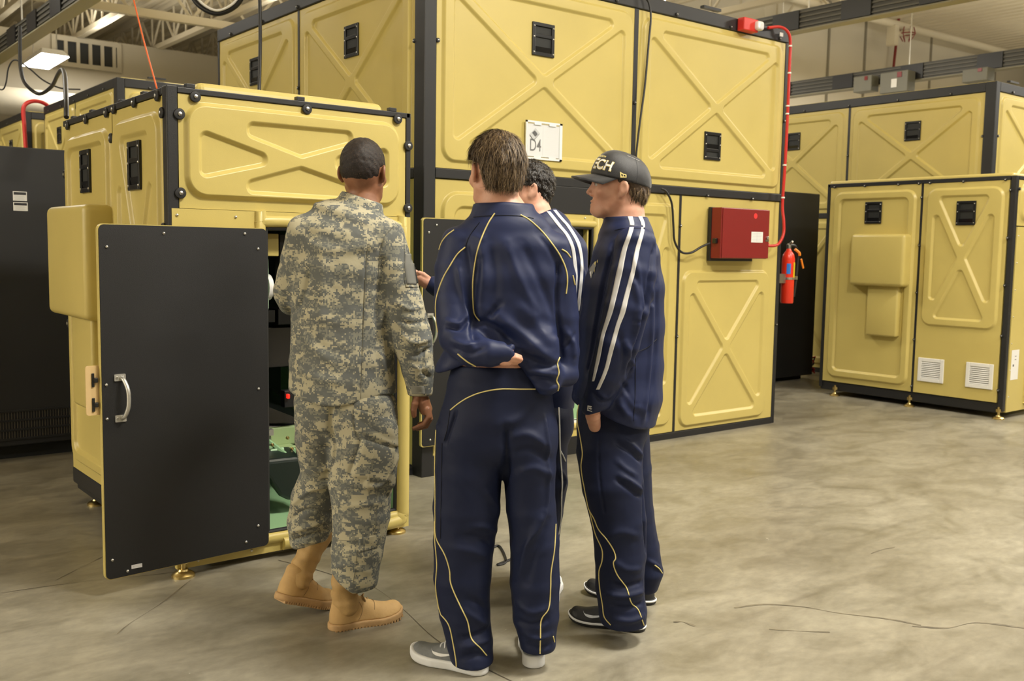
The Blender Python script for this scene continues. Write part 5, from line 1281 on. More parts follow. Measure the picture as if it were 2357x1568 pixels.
def buzz(P):
    d = ell_sd(P, (0, -.014, .038), (.0805, .1015, .0945)); d = smin(d, ell_sd(P, (0, -.050, .0), (.060, .050, .045)), .03)
    d = smax(d, -.042 + .010 * fbm(P, 190, 3, 2) - P[:, 2], .012); d = smax(d, P[:, 1] - .055 - .25 * P[:, 2], .012); return smax(d, -smax(-.036 - P[:, 1], P[:, 2] - .022, .012), .008)
face_details(hS, bS, hm[0], mat('dark_eyelid', (.14, .06, .03), .5))
ho, hw, hq = shell(S, hS, buzz, .0034, 'hair', hm[0], sold, .0008)
strands(hw, hq, hS, S, (0, -.03, .13), 7000, .0062, .0009, hm, 'hair_stubble', ho, .002, .4, seed=5)
# boots
m_suede = mat('tan_suede', (.60, .385, .16), .8, var=.18, vscale=9, bump=.5, bscale=90); m_nyl = mat('tan_nylon', (.50, .32, .125), .7, var=.12, vscale=30, bump=.4, bscale=300); m_sole = mat('boot_sole', (.54, .34, .155), .75, var=.2, vscale=20); m_lace = mat('boot_lace', (.33, .22, .10), .8)
def boot(heel, toe, lift, toe_lift, shaft, lean):
    f = Shoe(heel, toe, lift, toe_lift); L = f.L
    b = f.mesh(upper_fn(L, 1.12, .024, .10, None, .046, 1.15), (-.09, -.04, -.01), (.09, L + .05, .24), .0042, 'boot', m_suede, sold, .0012)
    sh_ = N3(*shaft); f.mesh(lambda P: chain_sd(P, sh_), (-.12, -.12, .02), (.14, .22, .36), .0045, 'boot_shaft', m_nyl, b, .0045, 1)
    s_ = f.mesh(sole_fn(L, 1.08, 0, .026, .006, .004), (-.09, -.03, -.02), (.09, L + .05, .06), .0042, 'sole', m_sole, b)
    mb = MB()
    for k in range(22):
        y = .012 + (L - .02) * k / 21; z = .9 * max(y / L - .72, 0) ** 2 * L
        wv = np.array([[x_, y, 0.5] for x_ in np.linspace(-.08, .08, 65)]); ins = foot2d(wv, L, 1.08, .0075) < 0
        if ins.any():
            xs_ = wv[ins, 0]; mb.obox(f.w((float((xs_.min() + xs_.max()) / 2), y, z - .001)), (f.x, f.y, f.z), (float((xs_.max() - xs_.min()) / 2), .0035, .006))
    lug = mb.build('tread', m_sole, b); lug['kind'] = 'stuff'
    uf = upper_fn(L, 1.12, .024, .10, None, .046, 1.15)
    def surf_z(x, y):
        zz = np.linspace(.16, .02, 120); v_ = uf(np.stack([np.full(120, x), np.full(120, y), zz], 1)); k_ = int(np.argmax(v_ < 0)); return zz[k_]
    MB().tube([f.w((x, L * .60 - 6.5 * x * x, surf_z(x, L * .60 - 6.5 * x * x) + .0006)) for x in np.linspace(-.040, .040, 17)], .0014, 5).build('seam', m_lace, b)
    def surf_x(sd, y, z):
        xx = np.linspace(.075, 0, 120); v_ = uf(np.stack([sd * xx, np.full(120, y), np.full(120, z)], 1)); k_ = int(np.argmax(v_ < 0)); return sd * (xx[k_] + .0006)
    for sd in (-1, 1): MB().tube([f.w((surf_x(sd, L * (.34 + .06 * math.sin(t * 3)), .03 + .075 * t), L * (.34 + .06 * math.sin(t * 3)), .03 + .075 * t)) for t in np.linspace(0, 1, 10)], .0013, 5).build('seam', m_lace, b)
    for k in range(4):
        y = L * (.46 + .055 * k); z = .118 - .018 * k; P = smooth_curve([f.w((-.026, y, z - .022)), f.w((-.012, y + .006, z - .006)), f.w((0.0, y + .002, z - .002)), f.w((.012, y - .006, z - .006)), f.w((.026, y, z - .022))], 4); MB().tube(P, .0028, 6).build('lace', m_lace, b)
    return b
hR, tR = on_floor(760, 1450), on_floor(921, 1418); hL, tL = on_floor(640, 1428), on_floor(748, 1398)
boot(hR, tR, 0, 0, [(0, .062, .08, .052, .050), (0, .060, .10, .050, .050), (-.002, .059, .115, .046, .045), (-.004, .058, .135, .050, .049), (-.002, .057, .155, .046, .045), (0, .056, .18, .050, .049), (0, .057, .20, .047, .047), (.0, .06, .27, .050, .050)], 0)
# left boot: heel lifted, weight on the toe
boot(hL, hL + (tL - hL) * 1.1, .085, .0, [(0, .062, .08, .052, .050), (0, .064, .105, .050, .049), (-.002, .066, .12, .045, .044), (-.004, .070, .142, .049, .048), (-.002, .074, .16, .044, .043), (0, .081, .185, .048, .047), (0, .088, .205, .044, .044), (.0, .112, .28, .047, .047)], 0)
# ------------------------------------------------------------------ people in navy tracksuits
m_navy = mat('navy_tricot', (.0150, .0225, .072), .52, var=.15, vscale=4, bump=.06, bscale=700, spec=.28)
m_navy2 = mat('navy_trouser_knit', (.0105, .0155, .046), .6, var=.15, vscale=4, bump=.07, bscale=700, spec=.22)
m_navyd = mat('black_side_panel', (.006, .007, .013), .6, spec=.3)
m_pipe = mat('yellow_piping', (.76, .64, .25), .5)
m_wpipe = mat('white_piping', (.72, .72, .70), .5)
m_stripe = mat('white_stripe', (.76, .76, .76), .55)
skin_l = skin_mat('fair_skin', (.66, .37, .265), (.60, .30, .20))
def tracksuit(cl_name, S, fn, nodes, h, folds, seeds, m, parent, rum=(.0016, .0006)):
    c = Cloth(S, fn, nodes, h); c.folds(folds); c.rumple(rum[0], 17, (1, 1, .5), seeds); c.rumple(rum[1], 55, (1, 1, .7), seeds + 1); return c, c.build(cl_name, m, parent)

# ---- person in front, arms behind the back
A = Sculpt(3.30)
pa = thing('person', 'person in navy tracksuit with yellow piping, back to viewer, hands behind back', 'person', tuple(A.base))
torsoA = [(1158, 500, .0, 66, 52), (1160, 528, .0, 104, 66), (1162, 570, 0, 128, 78), (1164, 640, 0, 138, 86), (1166, 720, 0, 136, 86), (1164, 790, 0, 128, 82), (1160, 850, 0, 122, 80)]
armLA = [(1062, 556, .0, 46, 52), (1046, 620, -.01, 46, 50), (1044, 700, -.04, 45, 48), (1054, 775, -.09, 45, 46), (1085, 806, -.14, 40, 38), (1128, 814, -.17, 31, 30), (1172, 812, -.165, 25, 24)]
armRA = [(1268, 570, .0, 44, 52), (1288, 640, .01, 38, 48), (1300, 730, .02, 32, 46), (1303, 810, .02, 30, 42), (1300, 862, .0, 29, 36), (1270, 866, -.06, 26, 28)]
tailA = [(1190, 760, -.05, 60, 40), (1232, 800, -.085, 58, 34), (1250, 850, -.095, 42, 26), (1262, 895, -.085, 26, 20)]
flapA = [(1085, 800, .0, 50, 62), (1058, 835, .02, 44, 66), (1045, 848, .04, 40, 62)]
colA = [(1157, 462, .035, 66, 62), (1158, 505, .01, 78, 60)]
NA = [A.nodes(x) for x in (torsoA, armLA, armRA, tailA, flapA, colA)]
neckz = A.fp(1157, 468)[2]
hz0, hz1, hz2 = A.fp(1010, 858)[2], A.fp(1110, 822)[2], A.fp(1200, 812)[2]; x0_, x1_, x2_ = A.fp(1010, 850)[0], A.fp(1110, 850)[0], A.fp(1200, 850)[0]
def jacA(P):
    b = smin(chain_sd(P, NA[0], .015), chain_sd(P, NA[4], .01), .03)
    hem = np.where(P[:, 0] < x1_, hz0 + (hz1 - hz0) * np.clip((P[:, 0] - x0_) / (x1_ - x0_), 0, 1), hz1 + (hz2 - hz1) * np.clip((P[:, 0] - x1_) / (x2_ - x1_), 0, 1))
    b = smax(b, hem - P[:, 2], .006)
    b = smin(b, chain_sd(P, NA[3], .01), .02)
    b = smin(b, chain_sd(P, NA[1], .01), .02); b = smin(b, chain_sd(P, NA[2], .01), .028); b = smin(b, chain_sd(P, NA[5], .004), .012)
    return smax(b, P[:, 2] - neckz, .004)
fA = [([(1098, 600), (1090, 680), (1088, 750), (1096, 790)], .013, -.016), ([(1070, 560), (1080, 620), (1078, 700)], .012, -.010), ([(1055, 610), (1066, 680), (1082, 760)], .012, .012), ([(1030, 752), (1058, 758), (1076, 738)], .006, -.010), ([(1028, 740), (1058, 745), (1074, 722)], .009, .009), ([(1045, 785), (1075, 795), (1098, 786)], .010, .010), ([(1040, 800), (1080, 815), (1115, 800)], .008, -.008), ([(1080, 700), (1088, 730), (1110, 745)], .008, -.010),
      ([(1120, 735), (1140, 712), (1150, 700)], .010, -.016), ([(1110, 742), (1155, 760), (1180, 790)], .010, -.014), ([(1145, 730), (1190, 760), (1235, 800), (1270, 830)], .018, .014), ([(1150, 765), (1200, 815), (1260, 835)], .010, -.012), ([(1185, 690), (1230, 740), (1275, 800)], .020, .008), ([(1165, 560), (1195, 640), (1235, 720)], .016, .008), ([(1200, 560), (1240, 640), (1280, 740)], .016, -.007), ([(1130, 560), (1140, 640), (1135, 700)], .018, -.008), ([(1110, 560), (1112, 640), (1105, 700)], .016, .008),
      ([(1225, 836), (1260, 842), (1288, 836)], .008, -.012), ([(1210, 850), (1245, 858), (1285, 862)], .010, .010), ([(1215, 868), (1250, 872), (1278, 880)], .007, -.009), ([(1235, 890), (1262, 896), (1285, 890)], .009, .008), ([(1288, 600), (1282, 680), (1288, 760), (1292, 820)], .007, -.012), ([(1300, 760), (1320, 790), (1322, 830)], .010, .008), ([(1322, 770), (1308, 790), (1296, 800)], .007, -.008), ([(1240, 540), (1275, 590), (1290, 640)], .010, -.006), ([(1085, 540), (1110, 548), (1120, 535)], .01, .004)]
cA, jA = tracksuit('track_jacket', A, jacA, NA, .0058, fA, 31, m_navy, pa)
P_ = [[(1139, 491), (1124, 514), (1109, 547), (1100, 574), (1093, 607), (1089, 640), (1088, 667), (1089, 700), (1092, 722), (1104, 739)],
      [(1198, 495), (1218, 506), (1245, 530), (1270, 560), (1289, 588), (1302, 618), (1306, 645), (1303, 676)],
      [(1071, 569), (1053, 585), (1037, 610), (1020, 640), (1008, 673), (1003, 700), (1004, 735), (1008, 765)],
      [(1045, 530), (1029, 542), (1017, 558), (1011, 575)], [(1293, 574), (1304, 581), (1313, 593)], [(1318, 634), (1323, 656)],
      [(1054, 815), (1075, 832), (1095, 843)], [(1018, 800), (1010, 820), (1007, 838), (1012, 850), (1022, 855), (1035, 856)],
      [(1288, 823), (1283, 835), (1284, 845), (1286, 859), (1281, 876), (1286, 890), (1279, 908), (1266, 920)]]
piping(cA, 'piping', P_, .0024, m_pipe, jA)
piping(cA, 'seam', [[(1090, 500), (1140, 496), (1190, 497), (1228, 503)], [(1104, 512), (1080, 545), (1068, 580)]], .0013, m_navyd, jA)
# trousers
pelA = [(1152, 838, 0, 112, 74), (1150, 890, 0, 122, 84), (1146, 960, 0, 134, 92), (1144, 1010, 0, 138, 90)]
legLA = [(1078, 1000, 0, 76, 86), (1078, 1080, 0, 79, 82), (1074, 1170, 0, 79, 74), (1068, 1250, 0, 72, 68), (1064, 1330, 0, 68, 62), (1070, 1410, .0, 60, 56), (1082, 1480, .0, 54, 56), (1090, 1540, .0, 50, 68)]
legRA = [(1214, 1000, 0, 68, 86), (1218, 1080, 0, 62, 80), (1222, 1170, 0, 58, 70), (1230, 1250, 0, 58, 64), (1231, 1340, 0, 59, 60), (1233, 1420, 0, 54, 54), (1238, 1480, 0, 42, 46), (1238, 1506, 0, 37, 44)]
TA = [A.nodes(x) for x in (pelA, legLA, legRA)]
waistz = A.fp(1150, 838)[2]
def troA(P):
    l = smax(chain_sd(P, TA[1], .01), A.fp(1085, 1522)[2] - P[:, 2], .006); r = smax(chain_sd(P, TA[2], .01), A.fp(1238, 1494)[2] - P[:, 2], .006)
    d = smin(smin(l, r, .012), chain_sd(P, TA[0], .01), .03); return smax(d, P[:, 2] - waistz, .005)
fT = [([(1166, 985), (1166, 1060), (1160, 1140)], .012, -.018), ([(1155, 980), (1200, 960), (1215, 930)], .014, .006), ([(1170, 1010), (1215, 1000), (1262, 1030)], .014, .008), ([(1180, 1045), (1220, 1035), (1268, 1060)], .012, -.008), ([(1190, 1090), (1230, 1078), (1272, 1095)], .014, .008), ([(1255, 960), (1262, 1060), (1255, 1180), (1210, 1260)], .008, .008), ([(1110, 1120), (1140, 1160), (1150, 1190)], .014, .007), ([(1085, 1215), (1110, 1212), (1142, 1222)], .012, .009), ([(1060, 1235), (1105, 1240), (1140, 1262)], .012, -.009), ([(1040, 1262), (1090, 1270), (1135, 1290)], .014, .006), ([(1080, 1380), (1105, 1392), (1120, 1410)], .012, -.008), ([(1060, 1400), (1090, 1420), (1122, 1440)], .012, .009), ([(1060, 1470), (1095, 1462), (1125, 1448)], .010, -.010), ([(1065, 1492), (1100, 1482), (1128, 1470)], .012, .011), ([(1062, 1515), (1100, 1508), (1128, 1512)], .010, -.009),
      ([(1250, 1180), (1215, 1250), (1195, 1330)], .012, .010), ([(1262, 1200), (1235, 1270), (1212, 1340)], .012, -.008), ([(1190, 1390), (1225, 1410), (1262, 1400)], .012, .009), ([(1190, 1430), (1225, 1440), (1258, 1428)], .010, -.010), ([(1205, 1455), (1235, 1470), (1268, 1462)], .010, .010), ([(1215, 1485), (1240, 1492), (1265, 1486)], .008, -.008), ([(1048, 950), (1036, 985), (1025, 1020)], .006, -.012), ([(1018, 930), (1006, 960), (1010, 990)], .012, .010)]
cTA, tA = tracksuit('track_trousers', A, troA, TA, .0058, fT, 41, m_navy2, pa)
PT = [[(1037, 944), (1057, 928), (1082, 913), (1113, 902), (1151, 896), (1190, 896), (1232, 896)],
      [(1004, 990), (1001, 1060), (1002, 1125), (1002, 1190), (1004, 1238), (1024, 1277), (1035, 1313), (1038, 1345), (1059, 1394), (1076, 1429), (1085, 1470), (1105, 1491), (1120, 1509)],
      [(1001, 1200), (1001, 1240), (1006, 1300), (1003, 1350), (1008, 1403), (1032, 1436), (1042, 1475), (1050, 1523), (1050, 1543)],
      [(1279, 1206), (1276, 1264), (1268, 1316), (1267, 1352), (1263, 1400), (1246, 1426), (1244, 1468), (1243, 1505)], [(1273, 1465), (1276, 1478)]]
piping(cTA, 'piping', PT, .0022, m_pipe, tA)
piping(cTA, 'seam', [[(1018, 1020), (1016, 1120), (1014, 1240)], [(1036, 945), (1030, 985), (1022, 1015)]], .0012, m_navyd, tA)
hA = Head(A, 1139, 404, .03, 24, -6, 2, 1.0)
neckA = [(1142, 425, .035, 42, 44), (1148, 462, .025, 47, 46), (1158, 505, .0, 66, 48)]
handLA = ([(1140, 820, -.165, 14, 13), (1156, 821, -.16, 13, 14), (1170, 822, -.155, 13, 15)], [[(1170, 818, -.18, 6), (1186, 818, -.18, 5.5), (1198, 822, -.17, 5)], [(1171, 823, -.185, 6), (1188, 824, -.185, 5.5), (1200, 828, -.17, 5)], [(1171, 828, -.182, 6), (1186, 830, -.18, 5.5), (1196, 832, -.17, 5)], [(1168, 832, -.175, 5.5), (1180, 835, -.175, 5), (1190, 836, -.165, 4.5)], [(1148, 832, -.18, 7), (1160, 836, -.185, 6.5), (1172, 836, -.18, 5.5)]])
bA = body_mesh(A, 'body', skin_l, pa, hA, neckA, [torsoA[1:6], armLA, armRA, pelA, legLA, legRA], [handLA])
# a strip of the lower back shows between jacket and waistband
ring = Cloth(A, lambda P: smax(smax(chain_sd(P, TA[0], .01) + .004, P[:, 2] - A.fp(1150, 812)[2], .003), A.fp(1150, 850)[2] - P[:, 2], .003), [A.nodes([(1150, 812, 0, 110, 74), (1150, 852, 0, 116, 80)])], .007)
ring.build('lower_back', skin_l, bA)
brown = [hair_mat('brown_hair', (.15, .098, .048), (.075, .046, .022)), hair_mat('brown_hair_light', (.27, .19, .105), (.15, .10, .05)), hair_mat('brown_hair_dark', (.07, .043, .022), (.035, .02, .011))]
face_details(hA, bA, brown[0], mat('eyelid_skin', (.42, .19, .12), .5))
def thick(P):
    d = ell_sd(P, (0, -.016, .044), (.0945, .114, .103)); d = smin(d, ell_sd(P, (0, -.058, -.022), (.068, .050, .055)), .03)
    front = P[:, 1] - .040 - .35 * P[:, 2]
    d = smax(d, front, .012); d = smax(d, -.056 - P[:, 2], .018)
    return smax(d, -smax(-.056 - P[:, 1] * 1.0, P[:, 2] - .034 - .3 * (P[:, 1] + .03), .012), .01)
ho, hw, hq = shell(A, hA, thick, .0036, 'hair', brown[2], pa, .0016, 2)
strands(hw, hq, hA, A, (.03, -.045, .15), 9500, .032, .0010, brown, 'hair_locks', ho, .0035, .9, seed=8, tip_out=.001, keep=lambda q, R: (q[:, 1] < .012) & ~((q[:, 1] > -.070) & (q[:, 2] < .062) & (q[:, 2] < .045 + .0 * q[:, 1])))
# shoes
m_gmesh = mat('grey_mesh', (.17, .18, .185), .6, var=.2, vscale=60, bump=.5, bscale=380); m_wsole = mat('white_foam', (.74, .75, .76), .5); m_bsh = mat('black_shoe_mesh', (.012, .012, .013), .55, bump=.4, bscale=350); m_swh = mat('silver_print', (.55, .57, .6), .4)
def sneaker(parent, heel, toe, m_up, ms, lift=0.0, laces=True, name='shoe', wd=1.0, sole_h=.032, lace_m=None, tl=0.0, strip=None):
    f = Shoe(heel, toe, lift, tl); L = f.L
    b = f.mesh(upper_fn(L, wd, .016, .085, None, .040), (-.08, -.03, -.01), (.08, L + .04, .17), .004, name, m_up, parent, .0006)
    s_ = f.mesh(sole_fn(L, wd, 0, sole_h, .006, .008), (-.09, -.03, -.02), (.09, L + .05, .07), .004, 'sole', ms, b)
    if strip: f.mesh(sole_fn(L, wd, sole_h - .012, sole_h - .003, .0085, .003), (-.09, -.04, -.02), (.09, L + .06, .07), .003, 'midsole_line', strip, b)
    if laces:
        for k in range(4):
            y = L * (.44 + .06 * k); z = .104 - .013 * k; P = smooth_curve([f.w((-.026, y, z - .02)), f.w((-.012, y + .006, z - .004)), f.w((0.0, y, z)), f.w((.012, y - .006, z - .004)), f.w((.026, y, z - .02))], 4); MB().tube(P, .003, 6).build('lace', lace_m or m_wsole, b)
    return f, b
def swoosh(f, b, side, y0, z0, k, m):
    """curved tick mark on the side of the upper"""
    v, q = f.last if False else (None, None)
    up = [(-.055, .004), (-.040, -.012), (-.015, -.016), (.015, -.010), (.045, .002), (.078, .018)]; dn = [(-.055, .004), (-.046, -.004), (-.018, -.006), (.010, -.004), (.042, .004), (.078, .018)]
    fn = upper_fn(f.L, 1.0, .016, .085, None, .040); pts = []
    for line in (up, dn):
        for (a, c, _) in smooth_curve([(p[0], p[1], 0) for p in line], 5):
            y, z = y0 - a * k, z0 + c * k; xs_ = np.linspace(.0, .075, 120); val = fn(np.stack([side * xs_, np.full(120, y), np.full(120, z)], 1)); i = int(np.argmax(val > 0)); pts.append(f.w((side * (xs_[i] + .0018), y, z)))
    n = len(pts) // 2; fc = [(i, i + 1, n + i + 1, n + i) for i in range(n - 1)]
    if side < 0: fc = [x[::-1] for x in fc]
    o = MB().add(pts, fc).build('swoosh', m, b); so = o.modifiers.new('t', 'SOLIDIFY'); so.thickness = .0015; so.offset = 0
hA1, tA1 = on_floor(1118, 1552), on_floor(950, 1512)
f1, b1 = sneaker(pa, hA1, tA1, m_gmesh, m_wsole, wd=1.05)
swoosh(f1, b1, -1, f1.L * .50, .058, 1.0, m_stripe)
hA2 = on_floor(1229, 1540); tA2 = hA2 + (on_floor(1222, 1480) - hA2) / np.linalg.norm(on_floor(1222, 1480) - hA2) * .29
sneaker(pa, hA2, tA2, m_gmesh, m_wsole, wd=1.0, sole_h=.045)
# ---- person with the black cap, in profile at the right, hand in pocket
B = Sculpt(3.62)
pb = thing('person', 'person in black cap and navy tracksuit with white sleeve stripes, facing left', 'person', tuple(B.base))
torsoB = [(1440, 508, .03, 42, 54), (1440, 540, .04, 62, 88), (1440, 590, .04, 76, 112), (1436, 660, .04, 92, 118), (1432, 750, .04, 97, 118), (1428, 840, .04, 99, 116), (1424, 910, .03, 100, 120), (1418, 960, .03, 93, 120)]
armLB = [(1462, 556, -.14, 46, 44), (1458, 630, -.17, 52, 46), (1442, 710, -.19, 52, 46), (1422, 790, -.19, 50, 45), (1398, 865, -.18, 43, 40), (1374, 920, -.165, 32, 32), (1364, 945, -.155, 26, 27)]
armRB = [(1430, 560, .20, 44, 46), (1410, 650, .24, 46, 44), (1385, 760, .22, 42, 40), (1360, 860, .18, 36, 36), (1345, 915, .14, 30, 30)]
colB = [(1438, 494, .03, 50, 58), (1440, 520, .03, 52, 62)]
NB = [B.nodes(x) for x in (torsoB, armLB, armRB, colB)]
hb0, hb1 = B.fp(1325, 912), B.fp(1495, 980)
def jacB(P):
    b = chain_sd(P, NB[0], .015); t = np.clip((P[:, 0] - hb0[0]) / (hb1[0] - hb0[0]), 0, 1); b = smax(b, hb0[2] + (hb1[2] - hb0[2]) * np.sin(t * 1.35) / math.sin(1.35) - P[:, 2], .006)
    a = smax(chain_sd(P, NB[1], .01), ((P - B.fp(1362, 950, -.155)) @ np.array([.30, 0, -.95])), .006)
    b = smin(b, a, .022); b = smin(b, chain_sd(P, NB[2], .01), .02); b = smin(b, chain_sd(P, NB[3], .004), .014)
    return smax(b, P[:, 2] - B.fp(1440, 499)[2], .004)
fB = [([(1412, 560), (1396, 620), (1380, 700), (1366, 780), (1350, 860)], .010, -.012), ([(1505, 570), (1496, 640), (1488, 700), (1465, 790), (1445, 860)], .011, -.015), ([(1472, 640), (1490, 700), (1500, 740)], .012, -.008), ([(1456, 640), (1470, 700), (1462, 760)], .010, .009), ([(1470, 720), (1462, 770), (1452, 800)], .012, .011), ([(1440, 790), (1455, 835), (1448, 860)], .010, .010), ([(1425, 770), (1435, 820), (1432, 860)], .010, -.008), ([(1380, 905), (1395, 915), (1410, 905)], .008, .009), ([(1360, 900), (1385, 925), (1405, 925)], .007, -.009), ([(1425, 925), (1440, 950), (1455, 965)], .012, .012), ([(1440, 900), (1460, 930), (1480, 945)], .012, .010), ([(1432, 880), (1450, 915), (1470, 940)], .010, -.009), ([(1512, 640), (1512, 760), (1505, 860), (1492, 960)], .010, -.008), ([(1500, 660), (1500, 760), (1492, 880), (1480, 970)], .010, .007), ([(1460, 740), (1490, 735), (1515, 722)], .006, -.004), ([(1420, 560), (1450, 548), (1490, 552)], .016, .006), ([(1460, 590), (1475, 660), (1480, 720)], .008, .008)]
cB, jB = tracksuit('track_jacket', B, jacB, NB, .0058, fB, 51, m_navy, pb)
ribbon(cB, 'stripe', [(499, 1445, 1456), (524, 1449, 1459), (575, 1432, 1443), (626, 1420, 1433), (677, 1409, 1421), (720, 1399, 1410), (751, 1390, 1399), (776, 1383, 1391), (827, 1373, 1381), (878, 1363, 1368)], m_stripe, jB)
ribbon(cB, 'stripe', [(499, 1469, 1478), (524, 1476, 1484), (575, 1462, 1472), (626, 1452, 1462), (677, 1438, 1449), (720, 1427, 1439), (751, 1417, 1427), (802, 1403, 1413), (853, 1390, 1399), (897, 1372, 1380)], m_stripe, jB)
piping(cB, 'seam', [[(1415, 530), (1440, 526), (1480, 526), (1490, 523)], [(1512, 780), (1490, 800), (1462, 812)], [(1462, 815), (1462, 900), (1458, 970)], [(1340, 905), (1370, 940), (1420, 968), (1480, 975)]], .0011, m_navyd, jB)
def decal(cl, name, polys, mats, parent, lift=.0015):
    mb = MB()
    for pts, mi in polys:
        V = [cl.hit(*p) for p in pts]
        if all(v is not None for v in V): mb.add([v[0] + v[1] * lift for v in V], [tuple(range(len(V) - 1, -1, -1))], mi)
    if mb.f: return mb.build(name, mats, parent)
decal(cB, 'chest_emblem', [([(1357, 620), (1368, 604), (1373, 611), (1361, 640)], 1), ([(1358, 628), (1363, 622), (1364, 634), (1361, 641)], 2), ([(1366, 610), (1371, 601), (1373, 604), (1369, 616)], 0), ([(1374, 602), (1377, 597), (1376, 606)], 0), ([(1368, 622), (1371, 614), (1369, 628)], 0)], [m_pipe, mat('emblem_grey', (.25, .25, .24), .6), m_stripe], jB)
decal(cB, 'cuff_emblem', [([(1353, 933), (1363, 935), (1361, 938), (1353, 936)], 0), ([(1353, 933), (1356, 934), (1355, 944), (1352, 942)], 0), ([(1357, 938), (1363, 940), (1361, 943), (1356, 941)], 0), ([(1352, 943), (1363, 946), (1363, 948), (1352, 945)], 0)], [m_stripe], jB)
pelB = [(1418, 905, .04, 86, 92), (1412, 980, .04, 84, 94)]
legLB = [(1404, 960, .0, 76, 66), (1402, 1040, -.04, 77, 68), (1410, 1120, -.07, 72, 66), (1424, 1200, -.07, 64, 62), (1428, 1280, -.07, 60, 58), (1426, 1350, -.07, 57, 56), (1434, 1410, -.07, 56, 56), (1440, 1456, -.07, 50, 54)]
legRB = [(1430, 980, .14, 62, 72), (1448, 1080, .16, 50, 64), (1462, 1180, .18, 42, 58), (1475, 1260, .19, 42, 52), (1488, 1315, .19, 39, 50), (1480, 1365, .19, 30, 40)]
TB = [B.nodes(x) for x in (pelB, legLB, legRB)]
gz = B.fp(1430, 1436, -.07)[2]
def troB(P):
    l = smax(chain_sd(P, TB[1], .01), (gz - .35 * (P[:, 0] - B.fp(1440, 1448, -.07)[0]) * 0) - P[:, 2], .008); r = smax(chain_sd(P, TB[2], .01), B.fp(1480, 1358, .19)[2] - P[:, 2], .006)
    d = smin(smin(l, r, .012), chain_sd(P, TB[0], .01), .03)
    pocket = chain_sd(P, B.nodes([(1372, 955, -.16, 13, 30), (1372, 1000, -.15, 8, 24)])); return smax(d, -pocket, .008)
fTB = [([(1430, 1010), (1455, 1025), (1478, 1050)], .010, .010), ([(1420, 1020), (1450, 1040), (1475, 1062)], .008, -.009), ([(1430, 1095), (1455, 1112), (1478, 1130)], .010, .012), ([(1420, 1105), (1450, 1128), (1475, 1142)], .008, -.010), ([(1420, 1060), (1440, 1080), (1465, 1095)], .010, .007), ([(1480, 1120), (1482, 1200), (1488, 1290)], .008, -.012), ([(1400, 1240), (1430, 1225), (1470, 1235)], .014, .008), ([(1410, 1290), (1440, 1310), (1475, 1310)], .012, .009), ([(1405, 1340), (1435, 1350), (1478, 1340)], .010, -.010), ([(1400, 1368), (1440, 1372), (1480, 1362)], .010, .012), ([(1410, 1395), (1445, 1400), (1480, 1388)], .009, -.010), ([(1415, 1425), (1450, 1430), (1482, 1420)], .010, .010), ([(1490, 1290), (1508, 1300), (1520, 1310)], .008, .008), ([(1378, 1010), (1380, 1100), (1392, 1180)], .004, -.004)]
cTB, tB = tracksuit('track_trousers', B, troB, TB, .0058, fTB, 61, m_navy2, pb)
piping(cTB, 'piping', [[(1333, 932), (1330, 950), (1330, 975), (1334, 996), (1338, 1020), (1341, 1046), (1338, 1072), (1341, 1100), (1346, 1126), (1353, 1163), (1358, 1177), (1368, 1195), (1378, 1219), (1397, 1242), (1413, 1268), (1417, 1286), (1412, 1297), (1421, 1324), (1442, 1353), (1453, 1388), (1469, 1404), (1482, 1440)],
                       [(1358, 1178), (1363, 1200), (1372, 1233), (1386, 1265), (1386, 1292), (1379, 1316), (1381, 1356), (1387, 1391), (1391, 1420), (1406, 1439)], [(1507, 1301), (1517, 1309), (1524, 1320)]], .0023, m_pipe, tB)
hB = Head(B, 1423, 438, .03, 86, 2, 0, 1.0)
neckB = [(1440, 458, .03, 38, 42), (1440, 490, .03, 42, 46), (1440, 520, .03, 50, 52)]
handB = ([(1363, 940, -.155, 17, 15), (1365, 958, -.145, 17, 16), (1369, 982, -.105, 14, 15)], [[(1364, 980, -.10, 6.5), (1374, 1000, -.07, 6), (1382, 1018, -.05, 5)], [(1369, 982, -.095, 6.5), (1380, 1004, -.065, 6), (1388, 1022, -.045, 5)], [(1374, 982, -.09, 6.5), (1386, 1002, -.06, 6), (1394, 1020, -.04, 5)], [(1378, 980, -.09, 6), (1390, 998, -.06, 5.5), (1397, 1010, -.04, 4.8)], [(1358, 956, -.148, 7), (1358, 972, -.13, 6.5), (1365, 986, -.10, 5.5)]])
bB = body_mesh(B, 'body', skin_l, pb, hB, neckB, [torsoB[1:7], armLB, armRB, pelB, legLB, legRB], [handB], 1.5)
face_details(hB, bB, brown[0], mat('eyelid_skin', (.42, .19, .12), .5))
def short(P):
    d = ell_sd(P, (0, -.014, .036), (.083, .104, .095)); d = smin(d, ell_sd(P, (0, -.058, -.016), (.062, .046, .056)), .03)
    d = smax(d, P[:, 2] - .035, .01); d = smax(d, P[:, 1] + .004 - .9 * (P[:, 2] - .018) * (P[:, 2] > .018), .006); return smax(d, -smax(-.036 - P[:, 1], P[:, 2] - .020, .01), .008)
ho, hw, hq = shell(B, hB, short, .0034, 'hair', brown[2], pb, .0012)
strands(hw, hq, hB, B, (0, -.03, .14), 2400, .026, .0013, brown, 'hair_locks', ho, .003, .2, seed=12, tip_out=.004, keep=lambda q, R: q[:, 2] < .012)
